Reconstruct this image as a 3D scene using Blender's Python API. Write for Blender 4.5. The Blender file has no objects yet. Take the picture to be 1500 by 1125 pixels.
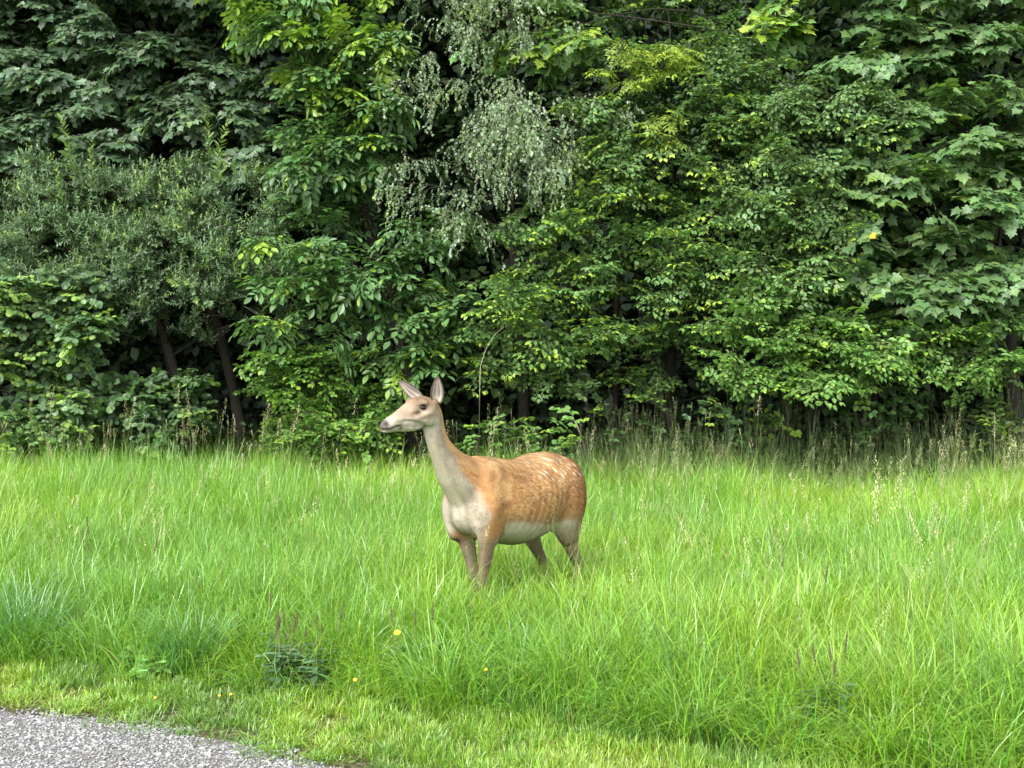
import bpy, bmesh, math, random, os
import numpy as np
from mathutils import Vector, Matrix

# ------------------------------------------------------------------ camera, light, exposure
S = bpy.context.scene
COL = S.collection
R = math.radians
FPX = 1650.0                       # focal length in pixels of a 1500 px wide frame
CAMZ = 1.6
cam_d = bpy.data.cameras.new('camera'); cam = bpy.data.objects.new('camera', cam_d); COL.objects.link(cam)
cam.location = (0, 0, CAMZ); cam.rotation_euler = (R(90), 0, 0)
cam_d.sensor_width = 36.0; cam_d.lens = 36.0 * FPX / 1500.0
cam_d.shift_y = -12.5 / 1500.0     # horizon at row 550 of 1125
cam_d.clip_start = 0.05; cam_d.clip_end = 2000
S.camera = cam

SUN_EL, SUN_AZ = 43.0, 208.0       # azimuth measured from +Y towards +X
w = bpy.data.worlds.new('World'); S.world = w; w.use_nodes = True
nt = w.node_tree; nt.nodes.clear()
out = nt.nodes.new('ShaderNodeOutputWorld'); bg = nt.nodes.new('ShaderNodeBackground')
sky = nt.nodes.new('ShaderNodeTexSky'); sky.sky_type = 'NISHITA'; sky.sun_disc = False
sky.sun_elevation = R(SUN_EL); sky.sun_rotation = R(SUN_AZ)
sky.air_density = 1.0; sky.dust_density = 1.5; sky.ozone_density = 0.3
hsv = nt.nodes.new('ShaderNodeHueSaturation'); hsv.inputs['Saturation'].default_value = 0.25   # cloud cover takes the blue out
nt.links.new(sky.outputs[0], hsv.inputs['Color']); nt.links.new(hsv.outputs[0], bg.inputs['Color'])
bg.inputs['Strength'].default_value = 0.14
nt.links.new(bg.outputs[0], out.inputs['Surface'])
sun_d = bpy.data.lights.new('sun', 'SUN'); sun = bpy.data.objects.new('sun', sun_d); COL.objects.link(sun)
sun_d.energy = 1.6; sun_d.angle = R(28); sun_d.color = (1.0, 0.965, 0.91)
az, el = R(SUN_AZ), R(SUN_EL)
sd = Vector((math.sin(az) * math.cos(el), math.cos(az) * math.cos(el), math.sin(el)))
sun.rotation_euler = sd.to_track_quat('Z', 'Y').to_euler(); sun.location = sd * 60
S.view_settings.view_transform = 'Standard'; S.view_settings.look = 'None'
S.view_settings.gamma = 1.0; S.view_settings.use_curve_mapping = False
S.view_settings.exposure = 1.7
S.render.engine = 'CYCLES'
cy = S.cycles
cy.max_bounces = 6; cy.diffuse_bounces = 3; cy.glossy_bounces = 2; cy.transmission_bounces = 4; cy.transparent_max_bounces = 4
cy.caustics_reflective = False; cy.caustics_refractive = False
cy.use_denoising = True

# ------------------------------------------------------------------ helpers
def tag(o, label=None, cat=None, group=None, kind=None):
    if label: o['label'] = label
    if cat: o['category'] = cat
    if group: o['group'] = group
    if kind: o['kind'] = kind
    return o

def link(o, parent=None):
    COL.objects.link(o)
    if parent is not None: o.parent = parent
    return o

def empty(name, loc=(0, 0, 0)):
    o = bpy.data.objects.new(name, None); o.location = loc; o.empty_display_size = 0.2
    return link(o)

def mesh_np(name, V, F, cols=None, mats=None, midx=None, smooth=False):
    """one mesh out of numpy vertices and triangles (or quads)"""
    V = np.ascontiguousarray(V, dtype=np.float32); F = np.ascontiguousarray(F, dtype=np.int32)
    k = F.shape[1]
    me = bpy.data.meshes.new(name)
    me.vertices.add(len(V)); me.vertices.foreach_set('co', V.ravel())
    me.loops.add(F.size); me.loops.foreach_set('vertex_index', F.ravel())
    me.polygons.add(len(F)); me.polygons.foreach_set('loop_start', np.arange(0, F.size, k, dtype=np.int32))
    me.polygons.foreach_set('loop_total', np.full(len(F), k, dtype=np.int32))
    if midx is not None: me.polygons.foreach_set('material_index', np.ascontiguousarray(midx, dtype=np.int32))
    me.polygons.foreach_set('use_smooth', np.full(len(F), smooth, dtype=bool))
    if cols is not None:
        a = me.color_attributes.new('Col', 'FLOAT_COLOR', 'POINT')
        c = np.ones((len(V), 4), dtype=np.float32); c[:, :3] = cols
        a.data.foreach_set('color', c.ravel())
    me.update(calc_edges=True)
    for m in (mats or []): me.materials.append(m)
    return me

def hash3(i, j, k, seed):
    n = (i.astype(np.int64) * 374761393 + j.astype(np.int64) * 668265263 + k.astype(np.int64) * 2147483647 + seed * 974711) & 0x7fffffff
    n = ((n ^ (n >> 13)) * 1274126177) & 0x7fffffff
    return ((n ^ (n >> 16)) & 0xffff) / 65535.0

def vnoise(P, scale=1.0, seed=0):
    """smooth value noise 0..1 at points P (n,3)"""
    Q = np.asarray(P, dtype=np.float64) * scale + 1000.0
    I = np.floor(Q).astype(np.int64); f = Q - I; f = f * f * (3 - 2 * f)
    r = 0
    for a in (0, 1):
        for b in (0, 1):
            for c in (0, 1):
                wt = (f[:, 0] if a else 1 - f[:, 0]) * (f[:, 1] if b else 1 - f[:, 1]) * (f[:, 2] if c else 1 - f[:, 2])
                r = r + wt * hash3(I[:, 0] + a, I[:, 1] + b, I[:, 2] + c, seed)
    return r

def sstep(x, a, b):
    t = np.clip((x - a) / (b - a), 0, 1); return t * t * (3 - 2 * t)

def mixc(c, d, t): return c * (1 - t[:, None]) + np.asarray(d) * t[:, None]

def nodes_mat(name):
    m = bpy.data.materials.new(name); m.use_nodes = True
    nt = m.node_tree; nt.nodes.clear()
    o = nt.nodes.new('ShaderNodeOutputMaterial')
    return m, nt, o

def pbr(name, color, rough=0.7, noise=None, bump=0.0, nscale=20, spec=0.5, attr=False):
    m, nt, o = nodes_mat(name)
    b = nt.nodes.new('ShaderNodeBsdfPrincipled'); nt.links.new(b.outputs[0], o.inputs[0])
    b.inputs['Roughness'].default_value = rough; b.inputs['Specular IOR Level'].default_value = spec
    tc = nt.nodes.new('ShaderNodeTexCoord')
    nz = nt.nodes.new('ShaderNodeTexNoise'); nz.inputs['Scale'].default_value = nscale; nz.inputs['Detail'].default_value = 6
    nt.links.new(tc.outputs['Object'], nz.inputs['Vector'])
    mx = nt.nodes.new('ShaderNodeMix'); mx.data_type = 'RGBA'; mx.blend_type = 'MIX'
    nt.links.new(nz.outputs['Fac'], mx.inputs[0])
    if attr:
        at = nt.nodes.new('ShaderNodeAttribute'); at.attribute_name = 'Col'
        h1 = nt.nodes.new('ShaderNodeHueSaturation'); h1.inputs['Value'].default_value = 0.8
        h2 = nt.nodes.new('ShaderNodeHueSaturation'); h2.inputs['Value'].default_value = 1.2
        for h, i in ((h1, 6), (h2, 7)):
            nt.links.new(at.outputs['Color'], h.inputs['Color']); nt.links.new(h.outputs[0], mx.inputs[i])
    else:
        c2 = noise or tuple(c * 0.6 for c in color)
        mx.inputs[6].default_value = (*color, 1); mx.inputs[7].default_value = (*c2, 1)
    nt.links.new(mx.outputs[2], b.inputs['Base Color'])
    if bump:
        bp = nt.nodes.new('ShaderNodeBump'); bp.inputs['Strength'].default_value = bump; bp.inputs['Distance'].default_value = 0.01
        nt.links.new(nz.outputs['Fac'], bp.inputs['Height']); nt.links.new(bp.outputs[0], b.inputs['Normal'])
    return m

def leaf_mat(name, trans=0.3, rough=0.45, gloss=0.08, tint=(1.15, 1.25, 0.5)):
    """thin leaf: diffuse + light coming through + a waxy sheen, colour from the per-leaf attribute"""
    m, nt, o = nodes_mat(name)
    at = nt.nodes.new('ShaderNodeAttribute'); at.attribute_name = 'Col'
    d = nt.nodes.new('ShaderNodeBsdfDiffuse'); t = nt.nodes.new('ShaderNodeBsdfTranslucent')
    g = nt.nodes.new('ShaderNodeBsdfGlossy'); g.inputs['Roughness'].default_value = rough
    g.inputs['Color'].default_value = (0.9, 0.95, 1, 1)
    nt.links.new(at.outputs['Color'], d.inputs['Color'])
    ml = nt.nodes.new('ShaderNodeMix'); ml.data_type = 'RGBA'; ml.blend_type = 'MULTIPLY'; ml.inputs[0].default_value = 1
    nt.links.new(at.outputs['Color'], ml.inputs[6]); ml.inputs[7].default_value = (*tint, 1)
    nt.links.new(ml.outputs[2], t.inputs['Color'])
    m1 = nt.nodes.new('ShaderNodeMixShader'); m1.inputs[0].default_value = trans
    nt.links.new(d.outputs[0], m1.inputs[1]); nt.links.new(t.outputs[0], m1.inputs[2])
    m2 = nt.nodes.new('ShaderNodeMixShader')
    lw = nt.nodes.new('ShaderNodeLayerWeight'); lw.inputs['Blend'].default_value = 0.25
    mt = nt.nodes.new('ShaderNodeMath'); mt.operation = 'MULTIPLY_ADD'; mt.inputs[1].default_value = gloss * 2; mt.inputs[2].default_value = gloss * 0.5
    nt.links.new(lw.outputs['Fresnel'], mt.inputs[0]); nt.links.new(mt.outputs[0], m2.inputs[0])
    nt.links.new(m1.outputs[0], m2.inputs[1]); nt.links.new(g.outputs[0], m2.inputs[2])
    nt.links.new(m2.outputs[0], o.inputs[0])
    return m

def catmull(P, n):
    """smooth resampling of rows (any width) at n points"""
    P = np.asarray(P, dtype=np.float64); m = len(P)
    Q = np.vstack([2 * P[0] - P[1], P, 2 * P[-1] - P[-2]])
    t = np.linspace(0, m - 1 - 1e-9, n); i = t.astype(int); f = (t - i)[:, None]
    p0, p1, p2, p3 = Q[i], Q[i + 1], Q[i + 2], Q[i + 3]
    return 0.5 * ((2 * p1) + (-p0 + p2) * f + (2 * p0 - 5 * p1 + 4 * p2 - p3) * f ** 2 + (-p0 + 3 * p1 - 3 * p2 + p3) * f ** 3)

def tube_arrays(P, rad, seg=8):
    """triangles of a tapered tube along P (n,3)"""
    P = np.asarray(P, dtype=np.float64); n = len(P)
    T = np.gradient(P, axis=0); T /= np.linalg.norm(T, axis=1)[:, None] + 1e-12
    up = np.array([0, 0, 1.0]) if abs(T[:, 2]).mean() < 0.8 else np.array([0, 1.0, 0])
    A = np.cross(T, up); A /= np.linalg.norm(A, axis=1)[:, None]; B = np.cross(T, A)
    an = np.linspace(0, 2 * np.pi, seg, endpoint=False)
    V = P[:, None, :] + (A[:, None, :] * np.cos(an)[None, :, None] + B[:, None, :] * np.sin(an)[None, :, None]) * np.asarray(rad)[:, None, None]
    i = np.arange(n - 1)[:, None] * seg; j = np.arange(seg)[None, :]; j2 = (j + 1) % seg
    q = np.stack([i + j, i + j2, i + seg + j2, i + seg + j], -1).reshape(-1, 4)
    return V.reshape(-1, 3), np.vstack([q[:, [0, 1, 2]], q[:, [0, 2, 3]]])

class Acc:
    """collects triangle soups into one mesh"""
    def __init__(s): s.V, s.F, s.C, s.M, s.n = [], [], [], [], 0
    def add(s, V, F, c=None, m=0):
        V = np.asarray(V); F = np.asarray(F)
        s.V.append(V); s.F.append(F + s.n); s.n += len(V)
        c = np.array([.5, .5, .5]) if c is None else np.asarray(c)
        s.C.append(np.broadcast_to(c, (len(V), 3))); s.M.append(np.full(len(F), m))
    def mesh(s, name, mats, smooth=False):
        return mesh_np(name, np.vstack(s.V), np.vstack(s.F), np.vstack(s.C), mats, np.concatenate(s.M), smooth)
# ------------------------------------------------------------------ the red deer hind
DEER_YAW = R(230); DEER_LOC = (0.0, 6.90, 0.0)

def sect_loft(bm, C, T, hw, up, dn, n=28, p=2.0):
    """closed loft: centres C, tangents T, half width hw, half height up/dn (lists)"""
    rings = []
    for c, t, a, u, d in zip(C, T, hw, up, dn):
        c = Vector(c); t = Vector(t).normalized(); side = Vector((0, 0, 1)).cross(t).normalized() if abs(t.z) < 0.98 else Vector((0, 1, 0))
        v = t.cross(side).normalized()
        ring = []
        for k in range(n):
            an = 2 * math.pi * k / n; ca, sa = math.cos(an), math.sin(an)
            h = u if sa > 0 else d
            ring.append(bm.verts.new(c + side * (a * math.copysign(abs(ca) ** (2 / p), ca)) + v * (h * math.copysign(abs(sa) ** (2 / p), sa))))
        rings.append(ring)
    for r0, r1 in zip(rings, rings[1:]):
        for k in range(n): bm.faces.new((r0[k], r0[(k + 1) % n], r1[(k + 1) % n], r1[k]))
    bm.faces.new(rings[0][::-1]); bm.faces.new(rings[-1])

def limb(bm, rows, n=40, seg=20):
    """rows: x,y,z, r_side, r_fore"""
    A = catmull(rows, n); P = A[:, :3]; T = np.gradient(P, axis=0)
    C = [tuple(p) for p in P]; TT = [tuple(t) for t in T]
    # vertical chains: side = y axis, other = in the xz plane
    rings = []
    for p, t, a, b in zip(P, T, A[:, 3], A[:, 4]):
        t = Vector(t).normalized(); side = Vector((0, 1, 0)); side = (side - t * side.dot(t)).normalized(); v = t.cross(side)
        rings.append([bm.verts.new(Vector(p) + side * a * math.cos(2 * math.pi * k / seg) + v * b * math.sin(2 * math.pi * k / seg)) for k in range(seg)])
    for r0, r1 in zip(rings, rings[1:]):
        for k in range(seg): bm.faces.new((r0[k], r0[(k + 1) % seg], r1[(k + 1) % seg], r1[k]))
    bm.faces.new(rings[0][::-1]); bm.faces.new(rings[-1])

HEAD_POS = Vector((0.745, 0.035, 1.475)); HEAD_YAW = R(-11)
HM = Matrix.Translation(HEAD_POS) @ Matrix.Rotation(HEAD_YAW, 4, 'Z') @ Matrix.Diagonal((.955, 1, 1, 1))
HS = 1.0
def head_local(P):
    M = np.array(HM.inverted()); return P @ M[:3, :3].T + M[:3, 3]

def build_deer():
    root = empty('deer', DEER_LOC); root.rotation_euler = (0, 0, DEER_YAW)
    tag(root, 'red deer hind standing in the tall grass, russet spotted flank, head turned left', 'deer')
    bm = bmesh.new()
    # trunk: x, top, bottom, half width
    tr = np.array([(-.505, .97, .80, .035), (-.495, 1.03, .73, .11), (-.465, 1.075, .68, .168), (-.40, 1.11, .665, .208), (-.33, 1.122, .65, .236), (-.24, 1.114, .615, .252),
                   (-.10, 1.090, .58, .264), (.02, 1.092, .566, .258), (.12, 1.100, .582, .246), (.22, 1.114, .61, .226), (.30, 1.125, .635, .197),
                   (.37, 1.118, .655, .166), (.42, 1.06, .672, .135), (.46, .975, .70, .11), (.485, .91, .735, .07), (.495, .85, .78, .03)])
    A = catmull(tr, 60)
    zc = A[:, 2] * .52 + A[:, 1] * .48
    sect_loft(bm, [(x, 0, z) for x, z in zip(A[:, 0], zc)], [(1, 0, 0)] * len(A), A[:, 3], A[:, 1] - zc, zc - A[:, 2], 40, 2.15)
    # shoulders, haunches
    for s in (1, -1):
        limb(bm, [(.28, .085 * s, 1.10, .03, .05), (.29, .115 * s, 1.02, .065, .10), (.32, .125 * s, .90, .074, .125), (.355, .13 * s, .80, .077, .115), (.345, .13 * s, .71, .064, .095), (.345, .12 * s, .62, .045, .07)])
        limb(bm, [(-.30, .10 * s, 1.05, .06, .11), (-.34, .135 * s, .95, .103, .165), (-.345, .15 * s, .84, .110, .172), (-.35, .15 * s, .73, .095, .155), (-.375, .145 * s, .64, .070, .118), (-.41, .14 * s, .56, .047, .08)])
    # fore legs
    limb(bm, [(.38, .12, .76, .06, .10), (.365, .12, .67, .052, .08), (.37, .115, .58, .040, .056), (.385, .11, .48, .031, .041), (.395, .105, .38, .029, .035), (.395, .10, .33, .022, .024), (.395, .10, .20, .017, .020), (.40, .10, .12, .020, .026), (.42, .10, .06, .022, .026), (.44, .10, .01, .028, .042)])
    limb(bm, [(.32, -.12, .76, .06, .10), (.31, -.11, .67, .052, .08), (.295, -.095, .58, .040, .056), (.28, -.08, .48, .031, .041), (.27, -.07, .38, .029, .035), (.27, -.07, .33, .022, .024), (.27, -.07, .20, .017, .020), (.275, -.07, .12, .020, .026), (.295, -.07, .06, .022, .026), (.315, -.07, .01, .028, .042)])
    # hind legs
    limb(bm, [(-.37, .14, .74, .08, .145), (-.385, .14, .66, .066, .115), (-.41, .135, .56, .045, .072), (-.455, .13, .47, .033, .050), (-.50, .13, .40, .026, .040), (-.50, .13, .34, .024, .031), (-.485, .13, .22, .018, .022), (-.475, .13, .12, .021, .027), (-.455, .13, .06, .023, .027), (-.43, .13, .01, .029, .042)])
    limb(bm, [(-.33, -.14, .74, .075, .14), (-.33, -.14, .66, .06, .10), (-.36, -.135, .56, .044, .070), (-.41, -.13, .47, .032, .048), (-.46, -.13, .40, .025, .040), (-.465, -.13, .34, .024, .030), (-.45, -.13, .22, .018, .022), (-.44, -.13, .12, .021, .027), (-.42, -.13, .06, .023, .027), (-.395, -.13, .01, .029, .042)])
    # neck : centre, lateral r, fore-aft r
    N = catmull([(.28, .0, .83, .13, .17), (.41, .0, .965, .130, .155), (.532, .0, 1.06, .098, .118), (.618, .01, 1.15, .070, .086), (.668, .015, 1.21, .060, .076),
                 (.702, .025, 1.275, .055, .073), (.722, .03, 1.335, .053, .071), (.730, .035, 1.385, .052, .066), (.728, .035, 1.43, .045, .045)], 40)
    limb(bm, N, 50, 28)
    # head in its own frame: s forward, z
    hd = catmull([(-.035, -.015, -.085, .045), (-.015, -.004, -.115, .060), (.02, .004, -.145, .071), (.06, .012, -.166, .076), (.10, .011, -.178, .076), (.14, -.004, -.184, .067), (.18, -.030, -.186, .055),
                  (.22, -.056, -.184, .046), (.26, -.081, -.184, .041), (.295, -.100, -.187, .039), (.325, -.117, -.188, .036), (.342, -.130, -.178, .028), (.350, -.142, -.164, .014)], 46)
    hb = bmesh.new()
    zc = hd[:, 1] * .5 + hd[:, 2] * .5
    n = 28; rings = []
    for s, zt, zb, a in hd:
        c = (zt + zb) / 2; h = (zt - zb) / 2; ring = []
        for k in range(n):
            an = 2 * math.pi * k / n; ca, sa = math.cos(an), math.sin(an)
            jaw = 1 - .42 * max(0, -sa) ** 1.3 * (1 if s < .28 else max(0, (.34 - s) / .06))     # narrow towards the jaw
            ring.append(hb.verts.new((s, a * jaw * math.copysign(abs(ca) ** .92, ca), c + h * math.copysign(abs(sa) ** .92, sa))))
        rings.append(ring)
    for r0, r1 in zip(rings, rings[1:]):
        for k in range(n): hb.faces.new((r0[k], r0[(k + 1) % n], r1[(k + 1) % n], r1[k]))
    hb.faces.new(rings[0][::-1]); hb.faces.new(rings[-1])
    # brow ridges over the eyes and the ear roots
    for s in (1, -1):
        for (c, rr) in (((.103, .052 * s, -.026), (.040, .030, .028)), ((.010, .055 * s, -.03), (.03, .028, .035)), ((.06, .045 * s, -.11), (.06, .03, .05))):
            bmesh.ops.create_uvsphere(hb, u_segments=16, v_segments=10, radius=1, matrix=Matrix.Translation(c) @ Matrix.Diagonal((*rr, 1)))
    bmesh.ops.transform(hb, matrix=HM, verts=hb.verts)
    tmp = bpy.data.meshes.new('t'); hb.to_mesh(tmp); bm.from_mesh(tmp); hb.free(); bpy.data.meshes.remove(tmp)
    # short tail
    limb(bm, [(-.475, 0, 1.01, .03, .025), (-.51, 0, .98, .028, .022), (-.53, 0, .91, .025, .018), (-.535, 0, .86, .014, .01)], 14, 12)
    bmesh.ops.recalc_face_normals(bm, faces=bm.faces)
    me = bpy.data.meshes.new('deer_raw'); bm.to_mesh(me); bm.free()
    o = bpy.data.objects.new('raw', me); COL.objects.link(o)
    md = o.modifiers.new('r', 'REMESH'); md.mode = 'VOXEL'; md.voxel_size = .0062; md.adaptivity = 0
    dg = bpy.context.evaluated_depsgraph_get(); ev = o.evaluated_get(dg)
    body = bpy.data.meshes.new_from_object(ev); body.name = 'body'
    bpy.data.objects.remove(o); bpy.data.meshes.remove(me)
    # Laplacian smoothing, strong where the limbs meet the trunk, light on the head
    nv = len(body.vertices); P = np.empty(nv * 3); body.vertices.foreach_get('co', P); P = P.reshape(-1, 3)
    E = np.empty(len(body.edges) * 2, dtype=np.int64); body.edges.foreach_get('vertices', E); E = E.reshape(-1, 2)
    deg = np.bincount(E.ravel(), minlength=nv)
    H = head_local(P); inhead = sstep(H[:, 0], -.03, .05) * (P[:, 2] > 1.2)
    trunk = sstep(P[:, 2], .52, .66)
    W = (.15 + .85 * trunk) * (1 - inhead)
    def smooth(P, w, it):
        for _ in range(it):
            av = np.stack([np.bincount(E[:, 0], P[E[:, 1], c], nv) + np.bincount(E[:, 1], P[E[:, 0], c], nv) for c in range(3)], 1) / deg[:, None]
            P = P + (av - P) * w[:, None] * .7
        return P
    P = smooth(P, W, 60); P = smooth(P, np.ones(nv), 3)
    body.vertices.foreach_set('co', P.ravel()); body.update()
    Nn = np.empty(nv * 3); body.vertices.foreach_get('normal', Nn); Nn = Nn.reshape(-1, 3)
    ay = np.abs(P[:, 1])
    def g(x, y, z, sx, sy, sz, Q=P): return np.exp(-((Q[:, 0] - x) / sx) ** 2 - ((Q[:, 1] - y) / sy) ** 2 - ((Q[:, 2] - z) / sz) ** 2)
    D = np.zeros(nv); Pa = np.stack([P[:, 0], ay, P[:, 2]], 1)
    D -= .008 * g(-.17, .22, .96, .05, .1, .10, Pa)              # hollow of the flank
    D -= .001 * g(.17, .2, .80, .030, .1, .14, Pa)               # behind the shoulder
    D += .010 * g(.375, .14, .83, .045, .1, .05, Pa)              # point of the shoulder
    D += .008 * g(-.24, .15, 1.08, .05, .06, .04, Pa)            # hip bone
    D -= .012 * g(.45, .055, .92, .05, .03, .12, Pa)             # groove of the neck base
    D -= .012 * g(.45, .0, .76, .06, .022, .09, Pa)              # between the breasts
    rib = np.sin((P[:, 0] + .25 * (P[:, 2] - .8)) * 2 * np.pi / .055)
    D += .0007 * rib * g(-.02, .25, .83, .2, .12, .15, Pa)
    D += .006 * (vnoise(P, 9, 3) - .5) * trunk * (1 - inhead)
    # head relief
    H = head_local(P); hy = np.abs(H[:, 1]); Ha = np.stack([H[:, 0], hy, H[:, 2]], 1); isd = (P[:, 2] > 1.15)
    D -= .011 * g(.100, .07, -.052, .022, .03, .014, Ha) * isd        # eye socket
    D -= .008 * g(.138, .06, -.085, .030, .03, .012, Ha) * isd        # tear gland
    D += .007 * g(.075, .07, -.085, .04, .03, .02, Ha) * isd          # cheek bone
    D -= .006 * g(.19, .05, -.115, .05, .03, .02, Ha) * isd
    D -= .006 * g(.334, .022, -.137, .010, .010, .008, Ha) * isd      # nostril
    mz = -.170 + .02 * sstep(H[:, 0], .33, .24)
    mouth = np.exp(-((H[:, 2] - mz) / .0055) ** 2) * sstep(H[:, 0], .235, .255) * isd
    D -= .006 * mouth
    D -= .0038 * np.exp(-((H[:, 2] + .148 - .25 * (H[:, 0] - .1)) / .010) ** 2) * sstep(H[:, 0], .03, .08) * (1 - sstep(H[:, 0], .20, .24)) * isd
    D += .005 * g(.20, .03, -.115, .06, .05, .010, Ha) * isd
    D -= .008 * np.exp(-((H[:, 2] + .150) / .02) ** 2) * sstep(H[:, 0], .05, .10) * (1 - sstep(H[:, 0], .17, .22)) * (hy > .03) * isd * .6
    P = P + Nn * (D * (1 + .7 * inhead))[:, None]
    body.vertices.foreach_set('co', P.ravel()); body.update()
    # ---- the coat's colours
    def coat(P, noisy=True):
        n1 = vnoise(P, 14, 1); n2 = vnoise(P, 45, 2); n3 = vnoise(P, 5, 4)
        X, Y, Z = P.T; ay = np.abs(Y); H = head_local(P); hs, hy, hz = H[:, 0], np.abs(H[:, 1]), H[:, 2]
        russet = np.array([.42, .222, .085]); tan = np.array([.52, .34, .155]); cream = np.array([.50, .45, .33]); grey = np.array([.37, .32, .245])
        brown = np.array([.155, .10, .062]); dark = np.array([.055, .037, .028])
        c = np.tile(russet, (len(P), 1))
        c = mixc(c, tan, sstep(Z + .03 * n1, 1.03, 1.13) * .6)                                    # paler back
        c = mixc(c, (.30, .10, .032), sstep(X, -.22, -.45) * (.35 + .6 * n3))                     # deep russet haunch
        c = mixc(c, (.52, .30, .12), g(-.10, .27, .93, .16, .2, .10, np.stack([X, ay, Z], 1)) * .6) # paler patch over the ribs
        # pale flecks in rows down the flanks
        def flecks(cu, cv, au, av, ang, dens, seed):
            # one elongated fleck per jittered cell of a slanted grid
            U = (X * math.cos(ang) + Z * math.sin(ang)) / cu + 40; Vv = (-X * math.sin(ang) + Z * math.cos(ang)) / cv + 40
            sidek = (Y > 0).astype(np.int64); best = np.zeros(len(X))
            for di in (-1, 0, 1):
                for dj in (-1, 0, 1):
                    I = np.floor(U).astype(np.int64) + di; J = np.floor(Vv).astype(np.int64) + dj
                    h1, h2, h3, h4 = (hash3(I, J, sidek, seed + q) for q in range(4))
                    du = (U - (I + .2 + .6 * h1)) * cu / au; dv = (Vv - (J + .2 + .6 * h2)) * cv / av
                    best = np.maximum(best, sstep(np.sqrt(du * du + dv * dv), 1.15, .45) * (h3 < dens) * (.45 + .55 * h4))
            return best
        s1 = flecks(.036, .022, .014, .0052, .75, .48, 3) * sstep(Z, .74, .82) * sstep(X, .38, .30) * sstep(X, -.48, -.40)
        s1 = s1 * (.6 + .4 * sstep(X, .22, .05))
        c = mixc(c, (.70, .52, .29), s1 * .85)
        s2 = flecks(.055, .040, .021, .0095, .85, .72, 11) * sstep(Z, .93, .98) * sstep(X, .05, -.08) * sstep(X, -.50, -.46)
        c = mixc(c, (.78, .68, .48), s2)
        c = mixc(c, (.23, .10, .04), sstep(vnoise(np.stack([(X + .7 * Z), (Z - .7 * X) * 1.9, Y], 1), 24, 9), .5, .85) * .45 * sstep(Z, .7, .8))
        c = mixc(c, (.20, .09, .04), sstep(vnoise(P, 7, 29), .5, .8) * .30)
        c = mixc(c, (.56, .35, .16), sstep(vnoise(P * [1, 1, .5], 15, 19), .55, .8) * .55 * sstep(X, .0, .2))
        # belly
        bl = .70 + .03 * np.sin(X * 5) + .05 * (n1 - .5) + .02 * (n2 - .5) + .02 * sstep(X, .0, -.35)
        belly = sstep(Z, bl + .025, bl - .025) * (X < .27) * (X > -.36)
        c = mixc(c, (.30, .20, .11), sstep(Z, bl + .09, bl + .01) * (X < .27) * (X > -.42) * .7)
        c = mixc(c, cream, belly)
        c = mixc(c, (.19, .15, .11), belly * sstep(Z, .62, .575) * .8)
        # chest and front of the neck grey-cream, its back orange-tan
        f = X - np.interp(Z, [.6, .85, .97, 1.06, 1.15, 1.27, 1.40], [.410, .410, .46, .545, .598, .68, .71])       # distance in front of a leaning line
        front = sstep(f + .035 * (n1 - .5), -.015, .04) * (Z > .6)
        front = front * (1 - sstep(Z, 1.38, 1.42))
        c = mixc(c, tan * [1, .92, .85], sstep(Z, 1.10, 1.2) * .75)
        gcol = grey * (.92 + .5 * n3[:, None]) + .10 * sstep(n1, .45, .8)[:, None]
        c = c * (1 - front[:, None]) + gcol * front[:, None]
        c = mixc(c, cream * 1.05, front * np.maximum(sstep(ay, .10, .03), sstep(Z, .9, .75)) * .40 * (.3 + .9 * n1))
        c = mixc(c, (.24, .195, .14), front * sstep(vnoise(P * [1, 1, .6], 11, 63), .48, .78) * .55)
        c = mixc(c, cream * 1.15, front * sstep(f, .035, .10) * sstep(Z, .8, .95) * .8)
        c = mixc(c, (.20, .15, .10), front * sstep(Z, .95, 1.1) * sstep(f, .045, .01) * .55)
        c = mixc(c, (.17, .12, .08), front * np.exp(-((ay - .062) / .018) ** 2) * .35)  # neck grooves: crease shade painted into the coat colour
        # legs
        lf = sstep(Z, .70, .60) * (X > .24) ; lh = sstep(Z + .05 * (n1 - .5), .80, .58) * sstep(X, -.20, -.30)
        c = mixc(c, (.21, .175, .12), lf * .9); c = mixc(c, (.28, .225, .14), lh * .9)
        c = mixc(c, (.14, .105, .07), (lf + lh).clip(0, 1) * sstep(vnoise(P * [1, 1, .5], 22, 64), .5, .8) * .45)
        c = mixc(c, brown, lf * sstep(X + .25 * (Z - .5), .355, .395) * .75)
        c = mixc(c, cream, np.exp(-((X - .325) / .02) ** 2) * lf * .5 * (Y > 0))
        c = mixc(c, (.40, .30, .17), lh * sstep(X, -.40, -.50) * .6)
        c = mixc(c, dark, sstep(Z, .05, .04))
        # rump edge and tail
        c = mixc(c, (.14, .05, .02), sstep(X, -.49, -.54) * sstep(Z, .75, .85) * .8)
        # head
        ih = (sstep(hs, -.03, .02) * (Z > 1.2))
        fc = np.tile(np.array([.42, .33, .235]), (len(P), 1))
        fc = mixc(fc, (.215, .13, .075), sstep(hz, -.08, -.02) * sstep(hs, .26, .10) * .9)         # forehead
        fc = mixc(fc, (.56, .52, .42), sstep(hz, -.085, -.14) * .9)                               # jaw
        Hh = np.stack([hs, hy, hz], 1)
        fc = mixc(fc, (.09, .05, .03), g(.136, .055, -.075, .020, .03, .020, Hh) * .95)             # tear mark
        fc = mixc(fc, (.62, .52, .38), g(.094, .07, -.022, .022, .03, .011, Hh) * .9)              # pale brow
        fc = mixc(fc, (.56, .47, .34), g(.10, .07, -.082, .02, .03, .012, Hh) * .8)
        fc = mixc(fc, (.24, .16, .10), sstep(vnoise(P, 34, 21), .5, .8) * .45)
        fc = mixc(fc, (.33, .21, .13), g(.22, .035, -.075, .08, .05, .016, Hh) * .6)
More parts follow.
